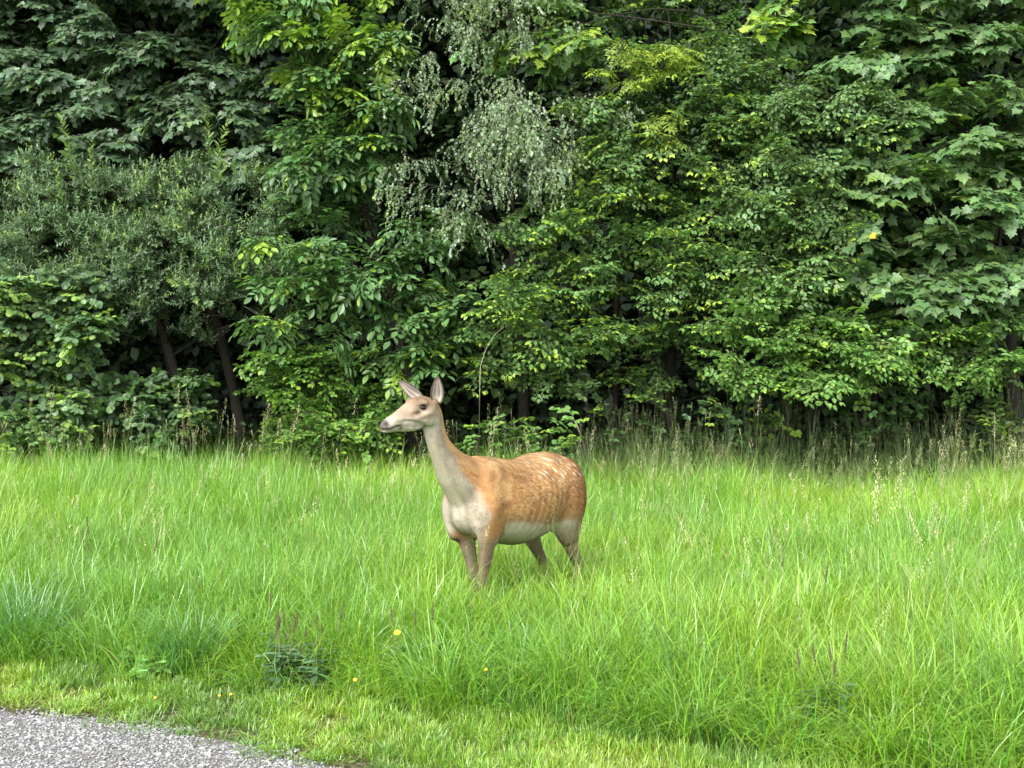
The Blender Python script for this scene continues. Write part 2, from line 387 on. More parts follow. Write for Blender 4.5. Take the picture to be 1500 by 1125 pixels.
        fc = mixc(fc, (.08, .068, .066), sstep(hs, .305, .328) * sstep(hz, -.172, -.160) * .9)       # nose pad
        fc = mixc(fc, (.02, .015, .015), g(.330, .026, -.137, .014, .016, .010, Hh))
        mz = -.170 + .02 * sstep(hs, .33, .24)
        fc = mixc(fc, (.70, .64, .52), g(.28, .03, -.188, .05, .04, .010, Hh) * .9)
        fc = mixc(fc, (.05, .03, .025), g(.232, .035, -.168, .012, .03, .007, Hh) * .9)
        fc = mixc(fc, (.06, .04, .035), np.exp(-((hz - mz) / .0075) ** 2) * sstep(hs, .222, .240) * .9)
        fc = mixc(fc, (.06, .035, .025), g(.100, .075, -.052, .024, .03, .0145, Hh))               # eye rim
        fc = mixc(fc, (.25, .17, .11), g(.07, .075, -.11, .05, .05, .007, Hh) * .35)
        c = c * (1 - ih[:, None]) + fc * ih[:, None] * .92
        n5 = vnoise(np.stack([(X + .5 * Z) * 38, (Z - .5 * X) * 150, Y * 90], 1), 1, 55); n6 = vnoise(P, 16, 56)
        pale = sstep(c.mean(1), .26, .40); amp = 1 - .55 * pale
        return c * ((1 + amp * (.30 * (n5 - .5) + .16 * (n2 - .5))) * (.90 + .2 * n6) * .90)[:, None]
    a = body.color_attributes.new('Col', 'FLOAT_COLOR', 'POINT')
    cc = np.ones((nv, 4), dtype=np.float32); cc[:, :3] = np.clip(coat(P), .01, .9); a.data.foreach_set('color', cc.ravel())
    body.polygons.foreach_set('use_smooth', np.ones(len(body.polygons), dtype=bool))
    fur = pbr('deer_coat', (.4, .2, .1), .75, nscale=55, bump=.12, spec=.25, attr=True)
    body.materials.clear(); body.materials.append(fur); body.update()
    link(bpy.data.objects.new('body', body), root)
    # ---- hair: fine short strands lying back along the body
    rng = np.random.default_rng(5)
    body.calc_loop_triangles(); T = np.empty(len(body.loop_triangles) * 3, dtype=np.int64); body.loop_triangles.foreach_get('vertices', T); T = T.reshape(-1, 3)
    body.vertices.foreach_get('normal', Nn.ravel() if False else (tmpn := np.empty(nv * 3))); Nn = tmpn.reshape(-1, 3)
    A0, A1, A2 = P[T[:, 0]], P[T[:, 1]], P[T[:, 2]]
    ar = np.linalg.norm(np.cross(A1 - A0, A2 - A0), axis=1)
    ctr = (A0 + A1 + A2) / 3; Hc = head_local(ctr)
    ishead = (Hc[:, 0] > -.02) & (ctr[:, 2] > 1.2)
    wt = ar * np.where(ctr[:, 2] < .3, .2, 1) * np.where(ishead, 1.6, 1); wt /= wt.sum()
    NH = 430000
    ti = rng.choice(len(T), NH, p=wt); u = rng.random((NH, 1)); v = rng.random((NH, 1)); fl = (u + v > 1); u = np.where(fl, 1 - u, u); v = np.where(fl, 1 - v, v)
    B = A0[ti] + (A1[ti] - A0[ti]) * u + (A2[ti] - A0[ti]) * v
    Nb = Nn[T[ti, 0]]; hh = head_local(B); hm = (hh[:, 0] > -.02) & (B[:, 2] > 1.2)
    eyem = np.exp(-((hh[:, 0] - .100) / .02) ** 2 - ((hh[:, 2] + .052) / .014) ** 2) > .4
    keep = ~(hm & eyem & (np.abs(hh[:, 1]) > .04)) & ~(hm & (hh[:, 0] > .30)); B, Nb, hm = B[keep], Nb[keep], hm[keep]; NH = len(B)
    d = np.tile(np.array([-1.0, 0, -.45]), (NH, 1))
    low = sstep(B[:, 2], .72, .6); d = d * (1 - low[:, None]) + np.array([-.15, 0, -1.0]) * low[:, None]
    nk = sstep(B[:, 0], .36, .48) * (~hm); d = d * (1 - nk[:, None]) + np.array([-.35, 0, -1.0]) * nk[:, None]
    hd_ = np.array(HM.to_3x3()) @ np.array([-1, 0, .25]); d[hm] = hd_
    d += rng.normal(0, .22, (NH, 3)); d -= Nb * (d * Nb).sum(1)[:, None]; d /= np.linalg.norm(d, axis=1)[:, None] + 1e-9
    L = np.where(hm, .006, .014) * rng.uniform(.6, 1.3, NH); L = np.where((B[:, 0] > .4) & ~hm, L * .9, L)
    soft = np.maximum(sstep(B[:, 0], .12, .42), sstep(B[:, 2], .80, .70)); lift = rng.uniform(.01, .09, NH) * (1 - .45 * soft)
    side = np.cross(Nb, d); wd = np.where(hm, .0004, .0005)[:, None] * 1.0
    tip = B + d * L[:, None] + Nb * (L * lift)[:, None]
    b0 = B - Nb * .001 - side * wd; b1 = B - Nb * .001 + side * wd
    Vh = np.stack([b0, b1, tip], 1).reshape(-1, 3); Fh = np.arange(NH * 3).reshape(-1, 3)
    ch = np.clip(coat(B) * np.where(hm, rng.uniform(.86, 1.14, NH), 1 + rng.uniform(-.25, .26, NH) * (1 - .35 * soft))[:, None], .01, .9)
    hme = mesh_np('coat_hair', Vh, Fh, np.repeat(ch, 3, 0), [pbr('deer_hair', (.4, .2, .1), .6, nscale=60, spec=.3, attr=True)], smooth=True)
    hme.normals_split_custom_set(np.repeat(Nb, 3, 0).tolist())
    tag(link(bpy.data.objects.new('coat_hair', hme), root), kind='stuff')
    # ---- eyes
    em = pbr('deer_eye', (.008, .005, .004), .12, (.012, .008, .006), spec=.45)
    ebm = bmesh.new(); bmesh.ops.create_uvsphere(ebm, u_segments=24, v_segments=14, radius=.0192)
    for f in ebm.faces: f.smooth = True
    eme = bpy.data.meshes.new('eye'); ebm.to_mesh(eme); ebm.free(); eme.materials.append(em)
    for s in (1, -1):
        e = link(bpy.data.objects.new('eye', eme), root)
        e.matrix_local = HM @ Matrix.Translation((.100, .0585 * s, -.052)) @ Matrix.Diagonal((1.05, .8, .80, 1))
    # ---- ears: cupped leaf shapes with real thickness
    em_in = pbr('ear_fur', (.4, .3, .25), .8, nscale=120, bump=.2, attr=True)
    def ear(s, base, tipd, facing, L=.185, W=.040):
        """base, direction of the tip and of the opening in head coordinates"""
        t = Vector(tipd).normalized(); f = Vector(facing); f = (f - t * f.dot(t)).normalized(); sd_ = t.cross(f)
        nu, nv_ = 17, 18; V = []; C = []
        for i in range(nv_):
            q = i / (nv_ - 1); wv = W * (math.sin(math.pi * min(1, q * .93 + .07) ** .80) ** .75) if q < .999 else .0015
            wv = max(wv, .016 * (1 - q) * (1 if q < .3 else 1)); cup = .030 * (1 - q) ** .6 + .008
            for j in range(nu):
                x = -1 + 2 * j / (nu - 1); an = x * (1.25 - .55 * q)
                px = wv * math.sin(an) / math.sin(1.25 - .55 * q); pz = cup * (1 - math.cos(an)) * 1.2
                bend = .018 * q * q
                V.append(Vector(base) + t * (L * q) + sd_ * px + f * (pz - .01 - bend)); C.append((q, x))
        Vn = np.array([tuple(HM @ v) for v in V]); F = []
        for i in range(nv_ - 1):
            for j in range(nu - 1):
                k = i * nu + j; F.append((k, k + 1, k + nu + 1, k + nu))
        C = np.array(C); q, x = C[:, 0], np.abs(C[:, 1])
        inner = np.tile(np.array([.29, .25, .21]), (len(C), 1))
        streak = np.maximum(np.exp(-((C[:, 1] - .30 + .15 * q) / .14) ** 2), np.exp(-((C[:, 1] + .38 - .1 * q) / .12) ** 2)) * sstep(q, .12, .3)
        inner = mixc(inner, (.10, .075, .06), streak * .9); inner = mixc(inner, (.55, .50, .42), sstep(q, .45, .15) * .6 * (1 - streak))
        inner = mixc(inner, (.07, .05, .035), sstep(x, .60, .80)); inner = mixc(inner, (.07, .05, .035), sstep(q, .80, .97))
        me = mesh_np('ear', Vn, np.array(F), inner, [em_in], smooth=True)
        o = link(bpy.data.objects.new('ear', me), root)
        so = o.modifiers.new('s', 'SOLIDIFY'); so.thickness = .004; so.offset = 0
        return o
    ear(1, (.000, .054, -.026), (.035, .060, .15), (.50, .85, .05), L=.152, W=.038)
    ear(-1, (.015, -.050, -.012), (.10, -.15, .105), (.80, .45, -.35), L=.205, W=.043)
    return root
# ------------------------------------------------------------------ ground, gravel, grass
def PX(px, py, Y):
    """world point seen at pixel (px, py) of the 1500x1125 photograph at depth Y: used to survey positions"""
    return np.array([(px - 750) * Y / FPX, Y, CAMZ - (py - 550) * Y / FPX])

def y_gravel(x): return np.interp(x, [-40, -2.9, -2.45, -1.73, -1.27, -.62, .3, 40], [20, 5.58, 5.38, 5.15, 4.92, 4.52, 3.95, -14])
def y_mown(x): return np.interp(x, [-40, -2.82, -1.02, -.157, .74, 1.36, 2.2, 40], [21.5, 6.21, 5.66, 5.24, 4.91, 4.60, 4.28, -12])
def y_hedge(x): return np.interp(x, [-9, -5, -2, 0, 2, 6, 9], [16.4, 16.0, 15.2, 13.9, 13.2, 12.9, 12.8])
def g_z(x, y):
    return 0.05 * np.sin(x * .8 + 1.3) * np.sin(y * .6) * sstep(np.asarray(y, float), 6.5, 9)

def build_ground():
    xs = np.unique(np.concatenate([np.linspace(-120, 120, 41), np.linspace(-12, 12, 61)])); ys = np.unique(np.concatenate([np.linspace(-60, 160, 45), np.linspace(2, 26, 81)]))
    X, Y = np.meshgrid(xs, ys); Z = g_z(X, Y)
    V = np.stack([X.ravel(), Y.ravel(), Z.ravel()], 1); nx = len(xs)
    i = (np.arange(len(ys) - 1)[:, None] * nx + np.arange(nx - 1)[None, :]).ravel()
    F = np.stack([i, i + 1, i + nx + 1, i + nx], 1)
    m, nt, o = nodes_mat('meadow_soil')
    b = nt.nodes.new('ShaderNodeBsdfPrincipled'); b.inputs['Roughness'].default_value = .95; b.inputs['Specular IOR Level'].default_value = .1
    tc = nt.nodes.new('ShaderNodeTexCoord'); n1 = nt.nodes.new('ShaderNodeTexNoise'); n1.inputs['Scale'].default_value = 38; n1.inputs['Detail'].default_value = 8
    cr = nt.nodes.new('ShaderNodeValToRGB'); cr.color_ramp.elements[0].position = .35; cr.color_ramp.elements[0].color = (.035, .032, .018, 1)
    cr.color_ramp.elements[1].position = .65; cr.color_ramp.elements[1].color = (.13, .12, .06, 1)
    nt.links.new(tc.outputs['Object'], n1.inputs['Vector']); nt.links.new(n1.outputs['Fac'], cr.inputs[0]); nt.links.new(cr.outputs[0], b.inputs['Base Color']); nt.links.new(b.outputs[0], o.inputs[0])
    me = mesh_np('ground', V, F, mats=[m], smooth=True)
    tag(link(bpy.data.objects.new('ground', me)), 'green meadow ground under the grass', 'ground', kind='structure')
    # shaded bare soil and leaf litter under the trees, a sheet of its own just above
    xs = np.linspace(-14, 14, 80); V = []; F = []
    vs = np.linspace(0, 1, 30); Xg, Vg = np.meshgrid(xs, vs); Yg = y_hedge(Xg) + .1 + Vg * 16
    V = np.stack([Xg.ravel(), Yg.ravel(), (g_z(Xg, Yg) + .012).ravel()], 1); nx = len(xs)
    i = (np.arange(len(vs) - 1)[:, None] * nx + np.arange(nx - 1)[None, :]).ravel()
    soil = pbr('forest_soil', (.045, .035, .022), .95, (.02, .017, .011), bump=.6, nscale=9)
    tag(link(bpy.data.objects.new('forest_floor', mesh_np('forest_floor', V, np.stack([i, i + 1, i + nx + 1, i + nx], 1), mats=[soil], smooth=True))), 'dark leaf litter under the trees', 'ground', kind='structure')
    # gravel path : sheet and loose stones
    xs = np.linspace(-12, 6, 120); V = []
    for x in xs:
        wob = .03 * math.sin(x * 9) + .02 * math.sin(x * 23 + 1)
        for t in (0, .34, .67, 1): V.append((x, y_gravel(x) - .01 + wob - t * 4.5, .006))
    i = (np.arange(len(xs) - 1)[:, None] * 4 + np.arange(3)[None, :]).ravel()
    grit = pbr('grit', (.22, .21, .20), .95, (.085, .078, .07), bump=.8, nscale=90)
    tag(link(bpy.data.objects.new('gravel_path', mesh_np('gravel_path', np.array(V), np.stack([i, i + 4, i + 5, i + 1], 1), mats=[grit]))), 'pale grey gravel path at the lower left', 'path', kind='structure')

def gn_scatter(name, pts, rot, scl, idx, sources, label, cat):
    """one stuff object: the sources instanced on points by geometry nodes"""
    n = len(pts); me = bpy.data.meshes.new(name + '_points'); me.vertices.add(n)
    me.vertices.foreach_set('co', np.ascontiguousarray(pts, dtype=np.float32).ravel())
    for an, ty, arr, key in (('rot', 'FLOAT_VECTOR', rot, 'vector'), ('scl', 'FLOAT_VECTOR', scl, 'vector'), ('idx', 'INT', idx, 'value')):
        a = me.attributes.new(an, ty, 'POINT'); a.data.foreach_set(key, np.ascontiguousarray(arr, dtype=np.int32 if ty == 'INT' else np.float32).ravel())
    c = bpy.data.collections.new(name + '_sources')
    for k, s in enumerate(sources):
        so = bpy.data.objects.new('%s_source_%03d' % (name, k), s); c.objects.link(so)
    o = bpy.data.objects.new(name, me); link(o)
    g = bpy.data.node_groups.new(name, 'GeometryNodeTree')
    g.interface.new_socket('Geometry', in_out='INPUT', socket_type='NodeSocketGeometry'); g.interface.new_socket('Geometry', in_out='OUTPUT', socket_type='NodeSocketGeometry')
    N = g.nodes; gi, go = N.new('NodeGroupInput'), N.new('NodeGroupOutput')
    ci = N.new('GeometryNodeCollectionInfo'); ci.inputs['Collection'].default_value = c; ci.inputs['Separate Children'].default_value = True; ci.inputs['Reset Children'].default_value = True
    ip = N.new('GeometryNodeInstanceOnPoints'); ip.inputs['Pick Instance'].default_value = True
    def at(nm, ty):
        a = N.new('GeometryNodeInputNamedAttribute'); a.data_type = ty; a.inputs['Name'].default_value = nm
        return [x for x in a.outputs if x.enabled and x.name == 'Attribute'][0]
    er = N.new('FunctionNodeEulerToRotation')
    g.links.new(gi.outputs[0], ip.inputs['Points']); g.links.new(ci.outputs[0], ip.inputs['Instance'])
    g.links.new(at('idx', 'INT'), ip.inputs['Instance Index']); g.links.new(at('rot', 'FLOAT_VECTOR'), er.inputs[0]); g.links.new(er.outputs[0], ip.inputs['Rotation'])
    g.links.new(at('scl', 'FLOAT_VECTOR'), ip.inputs['Scale']); g.links.new(ip.outputs[0], go.inputs[0])
    md = o.modifiers.new('scatter', 'NODES'); md.node_group = g
    return tag(o, label, cat, kind='stuff')

def blades(rng, n, h, rad, w, segs=5, lean=(.05, .35), curl=(.3, 1.6), col=(.1, .2, .03), var=.25, tipc=None, hvar=.35, flop=.25):
    """numpy grass blades: returns V,F,C. Blades start within rad, lean outwards and arch over"""
    a0 = rng.uniform(0, 2 * np.pi, n); r0 = rad * np.sqrt(rng.random(n)); az = a0 + rng.normal(0, 1.0, n)
    H = h * (1 - hvar * rng.random(n)); ln = rng.uniform(*lean, n); cu = rng.uniform(*curl, n)
    fl = rng.random(n) < flop; cu = np.where(fl, cu + 1.0, cu)
    t = np.linspace(0, 1, segs + 1); ds = (H / segs)[:, None]
    ang = ln[:, None] + cu[:, None] * (t[None, :] ** 2.2)                       # angle from vertical along the blade
    dx = np.cumsum(np.sin(ang[:, :-1] * .5 + ang[:, 1:] * .5) * ds, 1); dz = np.cumsum(np.cos(ang[:, :-1] * .5 + ang[:, 1:] * .5) * ds, 1)
    dx = np.hstack([np.zeros((n, 1)), dx]); dz = np.hstack([np.zeros((n, 1)), dz])
    cx = (r0 * np.cos(a0))[:, None] + dx * np.cos(az)[:, None]; cyy = (r0 * np.sin(a0))[:, None] + dx * np.sin(az)[:, None]
    tw = az + np.pi / 2 + rng.normal(0, .5, n)
    ww = w * rng.uniform(.6, 1.3, n)[:, None] * np.array([.8, 1, 1, .85, .6, .3, .2])[None, :segs] * .5
    sx, sy = np.cos(tw)[:, None] * ww, np.sin(tw)[:, None] * ww
    Lf = np.stack([cx[:, :segs] - sx, cyy[:, :segs] - sy, dz[:, :segs]], -1); Rt = np.stack([cx[:, :segs] + sx, cyy[:, :segs] + sy, dz[:, :segs]], -1)
    tip = np.stack([cx[:, -1], cyy[:, -1], dz[:, -1]], -1)[:, None, :]
    m = 2 * segs + 1; V = np.concatenate([np.stack([Lf, Rt], 2).reshape(n, 2 * segs, 3), tip], 1)
    f = []
    for k in range(segs - 1): f += [(2 * k, 2 * k + 1, 2 * k + 3), (2 * k, 2 * k + 3, 2 * k + 2)]
    f.append((2 * segs - 2, 2 * segs - 1, 2 * segs)); f = np.array(f)
    F = (np.arange(n)[:, None, None] * m + f[None]).reshape(-1, 3)
    c = np.array(col)[None, :] * (1 + var * rng.uniform(-1, 1, (n, 1))) * (1 + .12 * rng.normal(0, 1, (n, 3)))
    dry = rng.random(n) < .009; c[dry] = np.array([.34, .29, .13])
    C = np.repeat(np.clip(c, .005, .9), m, 0)
    if tipc is not None:
        tt = np.tile(np.concatenate([np.repeat(t[:segs], 2), [1]]), n); C = C * (1 - .0) ; C = mixc(C, tipc, tt * .35)  # paler tips: highlights on arching blades painted into the colour
    return V.reshape(-1, 3), F, C

def seed_head(rng, acc, base, h, kind='plume', col=(.42, .34, .20), az=None, lean=.12):
    """a flowering grass stalk: thin stem and a head of small spikelets"""
    az = rng.uniform(0, 6.28) if az is None else az; n = 6; t = np.linspace(0, 1, n)
    P = np.stack([base[0] + h * lean * t ** 2 * math.cos(az), base[1] + h * lean * t ** 2 * math.sin(az), base[2] + h * t], 1)
    V, F = tube_arrays(P, np.linspace(.0016, .0009, n), 3); acc.add(V, F, np.array([.20, .25, .08]) if kind != 'dry' else np.array(col) * .8)
    d = P[-1] - P[-2]; d /= np.linalg.norm(d)
    L = {'plume': .16, 'dry': .13, 'spike': .07, 'foxtail': .06}[kind] * rng.uniform(.7, 1.2)
    ns = {'plume': 46, 'dry': 34, 'spike': 16, 'foxtail': 22}[kind]
    wd = {'plume': .032, 'dry': .022, 'spike': .007, 'foxtail': .006}[kind]
    for k in range(ns):
        u = (k + rng.random()) / ns; c = P[-1] + d * (L * (u - .55)); an = rng.uniform(0, 6.28); rr = wd * (1 - .8 * u) * rng.uniform(.2, 1)
        off = np.array([math.cos(an), math.sin(an), .35]) * rr; q = c + off; sl = rng.uniform(.006, .011)
        dd = d * .8 + off / (np.linalg.norm(off) + 1e-6) * .5; s = np.cross(dd, [0.3, .2, 1]); s /= np.linalg.norm(s) + 1e-9
        V = np.array([q, q + dd * sl * .5 + s * sl * .22, q + dd * sl, q + dd * sl * .5 - s * sl * .22])
        acc.add(V, np.array([[0, 1, 2], [0, 2, 3]]), np.array(col) * rng.uniform(.7, 1.25))

KEEP_OUT = []          # (x, y, r, hmax): grass kept low so that small plants can be seen
def build_grass():
    rng = np.random.default_rng(11)
    GM = leaf_mat('grass_blade', trans=.27, rough=.32, gloss=.07, tint=(1.25, 1.3, .35))
    # ---- tall meadow grass
    pal = [(.215, .40, .024), (.18, .37, .025), (.15, .335, .030), (.265, .425, .028), (.11, .29, .045), (.195, .385, .023)]
    src = []
    for k in range(18):
        r = np.random.default_rng(100 + k); A = Acc(); c = pal[k % 6]
        V, F, C = blades(r, 36, .60, .12, .0062, 6, (.04, .42), (.3, 2.0), c, .45, (.30, .52, .07), .60, .35); A.add(V, F, C)
        V, F, C = blades(r, 12, .70, .09, .0050, 7, (.03, .30), (1.0, 2.8), c, .2, (.40, .62, .15), .35, .55); A.add(V, F, C)
        src.append(A.mesh('grass_tuft', [GM]))
    nt_ = len(src)
    for k in range(6):      # tufts with a few flowering stalks
        r = np.random.default_rng(150 + k); A = Acc()
        V, F, C = blades(r, 18, .55, .09, .005, 5, (.03, .3), (.3, 1.6), pal[k], .25, (.30, .46, .10)); A.add(V, F, C)
        for q in range(2): seed_head(r, A, (r.normal(0, .04), r.normal(0, .04), 0), r.uniform(.62, .80), ('spike', 'foxtail', 'plume')[(k + q) % 3], (.62, .54, .34) if k % 2 else (.42, .42, .22))
        src.append(A.mesh('grass_tuft', [GM]))
    def field(n, x0, x1, y0, y1):
        return np.stack([rng.uniform(x0, x1, n), rng.uniform(y0, y1, n), np.zeros(n)], 1)
    P = []
    for (ya, yb, dens) in ((4, 7, 150), (7, 9, 120), (9, 12, 80), (12, 17, 60)):
        hw = .4545 * yb + 1.0; n = int(2 * hw * (yb - ya) * dens); P.append(field(n, -hw, hw, ya, yb))
    P = np.vstack(P); e = P[:, 1] - y_mown(P[:, 0]) - .05 * np.sin(P[:, 0] * 7) ; keep = (e > 0) & (P[:, 1] < y_hedge(P[:, 0]) + .7)
    P, e = P[keep], e[keep]; P[:, 2] = g_z(P[:, 0], P[:, 1])
    n1 = vnoise(P, .9, 5); n2 = vnoise(P, 2.4, 6)
    H = (.74 + .34 * n1 + .34 * (n2 - .5) + .30 * (vnoise(P, 6.5, 61) - .5)) * (.66 + .34 * sstep(e, 0, .55)) * rng.uniform(.75, 1.25, len(P)) * .98
    H *= (1 + (.18 + .16 * sstep(P[:, 0], 1, -3)) * sstep(P[:, 1], 8.5, 12)) * 1.08
    H *= 1 + .16 * np.exp(-((P[:, 0] + .05) / .8) ** 2 - ((P[:, 1] - 6.25) / .35) ** 2)
    for (kx, ky, kr, kh) in KEEP_OUT:
        dd = np.hypot(P[:, 0] - kx, P[:, 1] - ky); H = np.where(dd < kr, np.minimum(H, kh / .6), H)
    idx = np.clip((vnoise(P, .7, 9) * 1.5 - .25 + rng.normal(0, .22, len(P))) * 6, 0, 5).astype(int)
    idx = np.array([2, 1, 4, 0, 5, 3])[idx] + 6 * rng.integers(0, 3, len(P))
    sh = rng.random(len(P)) < .05 + .05 * (vnoise(P, .6, 12) > .62); idx = np.where(sh & (e > .3), nt_ + rng.integers(0, 6, len(P)), idx)
    rot = np.stack([rng.normal(0, .10, len(P)), rng.normal(0, .10, len(P)), rng.uniform(0, 6.28, len(P))], 1)
    wdt = rng.uniform(.9, 1.25, len(P)); scl = np.stack([wdt, wdt, H], 1)
    gn_scatter('meadow_grass', P, rot, scl, idx, src, 'tall bright green meadow grass round the deer', 'grass')
    # ---- mown verge
    src = []
    for k in range(8):
        r = np.random.default_rng(200 + k); A = Acc(); c = [(.21, .39, .025), (.16, .34, .025), (.27, .41, .035), (.11, .26, .03)][k % 4]
        V, F, C = blades(r, 46, .085, .06, .0034, 3, (.1, .8), (.1, 1.2), c, .3, (.34, .44, .10)); A.add(V, F, C)
        if k == 2:
            V, F, C = blades(r, 18, .05, .06, .003, 3, (.6, 1.2), (.1, .8), (.40, .34, .17), .3); A.add(V, F, C)
        src.append(A.mesh('short_tuft', [GM]))
    P = field(int(9.5 * 4 * 230), -4.5, 3.0, 3.4, 7.4)
    e1 = y_mown(P[:, 0]) + .05 - P[:, 1]; e2 = P[:, 1] - y_gravel(P[:, 0]) + .05 * np.sin(P[:, 0] * 11) + .04 * np.sin(P[:, 0] * 29)
    nn = vnoise(P, 6, 3); keep = (e1 > 0) & (e2 > -.02 + .16 * (nn - .45)); P, e1, e2 = P[keep], e1[keep], e2[keep]
    thin = (sstep(e2, -.02, .22) * .35 + .65) * (.5 + .9 * vnoise(P, 5, 8)) > rng.random(len(P)); P, e1, e2 = P[thin], e1[thin], e2[thin]
    idx = np.clip((vnoise(P, 2.2, 19) * 1.6 - .3 + rng.normal(0, .2, len(P))) * 4, 0, 3).astype(int); idx = np.array([3, 1, 0, 2])[idx] + 4 * rng.integers(0, 2, len(P))
    rot = np.stack([rng.normal(0, .15, len(P)), rng.normal(0, .15, len(P)), rng.uniform(0, 6.28, len(P))], 1)
    h = rng.uniform(.6, 1.2, len(P)) * (.45 + .75 * sstep(e2, 0, .5)) * (1 + .7 * sstep(e1, .14, .0)); w_ = rng.uniform(.8, 1.2, len(P))
    gn_scatter('mown_grass', P, rot, np.stack([w_, w_, h], 1), idx, src, 'short yellow-green mown grass verge beside the gravel path', 'grass')
    # ---- gravel
    src = []
    for k in range(8):
        r = random.Random(k); bm = bmesh.new(); bmesh.ops.create_icosphere(bm, subdivisions=1, radius=1)
        for v in bm.verts: v.co *= r.uniform(.72, 1.15)
        bmesh.ops.transform(bm, matrix=Matrix.Diagonal((1.15, .85, .55, 1)), verts=bm.verts)
        me = bpy.data.meshes.new('pebble'); bm.to_mesh(me); bm.free()
        tone = (.36, .27, .48, .15, .31, .40, .21, .35)[k]; warm = (1, .98, 1.0, .93, .96, 1, .90, .99)[k]
        me.materials.append(pbr('stone_%s' % 'abcdefgh'[k], (tone, tone * (.97 + .03 * warm), tone * warm), .85, (tone * .75, tone * .74, tone * .74), nscale=3, spec=.3)); src.append(me)
    P = field(140000, -4.2, .35, 3.5, 6.4); e = y_gravel(P[:, 0]) - P[:, 1] + .05 * np.sin(P[:, 0] * 11) + .05 * (vnoise(P, 9, 3) - .5)
    keep = (e > -.06) & (e < 1.9) & ((e > .0) | (rng.random(len(P)) < .5)); P = P[keep]; P[:, 2] = .007 + rng.uniform(0, .004, len(P))
    bare = vnoise(P, 3.0, 41) > .78; P = P[~(bare & (rng.random(len(P)) < .45))]; n = len(P)
    s = rng.lognormal(math.log(.0043), .42, n)
    gn_scatter('gravel', P, np.stack([rng.normal(0, .3, n), rng.normal(0, .3, n), rng.uniform(0, 6.28, n)], 1), np.stack([s, s, s], 1), rng.integers(0, 8, n), src, 'loose pale grey gravel stones covering the path', 'gravel')
    # ---- shaded rank grass with seed heads along the foot of the hedge
    src = []
    for k in range(7):
        r = np.random.default_rng(300 + k); A = Acc()
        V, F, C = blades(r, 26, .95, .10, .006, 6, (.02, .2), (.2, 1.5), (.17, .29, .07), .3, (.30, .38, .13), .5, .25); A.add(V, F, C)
        for q in range(2 if k < 5 else 0):
            seed_head(r, A, (r.normal(0, .08), r.normal(0, .08), 0), r.uniform(.95, 1.30), 'plume' if (k + q) % 2 else 'dry', (.27, .31, .13) if q == 1 else (.17, .24, .09))
        src.append(A.mesh('tall_tuft', [GM]))
    n = 2100; x = rng.uniform(-8, 8.5, n); dens = np.interp(x, [-8, -1.5, .2, 1.2, 8.5], [.10, .12, .25, 1, 1]); x = x[rng.random(n) < dens]; n = len(x)
    y = y_hedge(x) + rng.uniform(-.75, .7, n)
    P = np.stack([x, y, g_z(x, y)], 1); hs = np.where(x < .8, .6, 1.0) * rng.uniform(.65, 1.25, n)
    idx = np.where(y < y_hedge(x) - .05, rng.integers(3, 7, n), rng.integers(0, 7, n)); hs = np.where(y < y_hedge(x), hs * .75, hs)
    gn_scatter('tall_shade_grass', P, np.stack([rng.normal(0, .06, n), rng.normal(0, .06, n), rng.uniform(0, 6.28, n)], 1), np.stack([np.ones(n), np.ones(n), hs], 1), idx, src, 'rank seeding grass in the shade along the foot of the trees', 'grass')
# ------------------------------------------------------------------ leaves, sprays, trees
def tpl_oval(w, p1=.30, p2=.66, w2=.84, fold=.10):
    h = w / 2
    V = np.array([(0, 0, 0), (p1, h, fold * w), (p2, h * w2, fold * w * .8), (1, 0, -.04), (p2, -h * w2, fold * w * .8), (p1, -h, fold * w)], float)
    return V, np.array([(0, 2, 1), (0, 3, 2), (0, 4, 3), (0, 5, 4)])
def tpl_round(w=.92):
    h = w / 2
    V = np.array([(0, 0, 0), (.12, h * .72, .04), (.50, h, .07), (.86, h * .68, .04), (1, 0, 0), (.86, -h * .68, .04), (.50, -h, .07), (.12, -h * .72, .04)], float)
    return V, np.array([(0, 2, 1), (0, 3, 2), (0, 4, 3), (0, 5, 4), (0, 6, 5), (0, 7, 6)])
def tpl_maple(w=1.0):
    half = [(.02, .10), (-.10, .34), (.12, .50), (.20, .36), (.52, .60), (.50, .30), (.66, .30), (.72, .16)]
    half = [(x, y * w) for x, y in half]
    pts = [(.32, 0, -.02), (0.03, 0, 0)] + [(x, y, .05 * abs(y)) for x, y in half] + [(1, 0, -.06)] + [(x, -y, .05 * abs(y)) for x, y in half[::-1]]
    n = len(pts) - 1
    F = [(0, 1 + (k + 1) % n, 1 + k) for k in range(n)]
    return np.array(pts, float), np.array(F)
TPL = {'oval': tpl_oval(.60), 'wide': tpl_oval(.74, .34, .68, .80), 'narrow': tpl_oval(.34, .35, .68), 'leaflet': tpl_oval(.47, .38, .70, .88, .14),
       'birch': tpl_oval(.80, .28, .55, .70), 'round': tpl_round(), 'maple': tpl_maple(1.0), 'fmaple': tpl_maple(.95)}
UP = np.array([0, 0, 1.0])
def nrm(v): return v / (np.linalg.norm(v) + 1e-12)

def leaf_rec(L, p, d, up, size, tip, roll=0.0):
    d = nrm(d); z = nrm(up - d * np.dot(up, d)); y = np.cross(z, d)
    if roll: z = nrm(z * math.cos(roll) + y * math.sin(roll)); y = np.cross(z, d)
    L.append((p, np.stack([d, y, z], 1), size, tip))

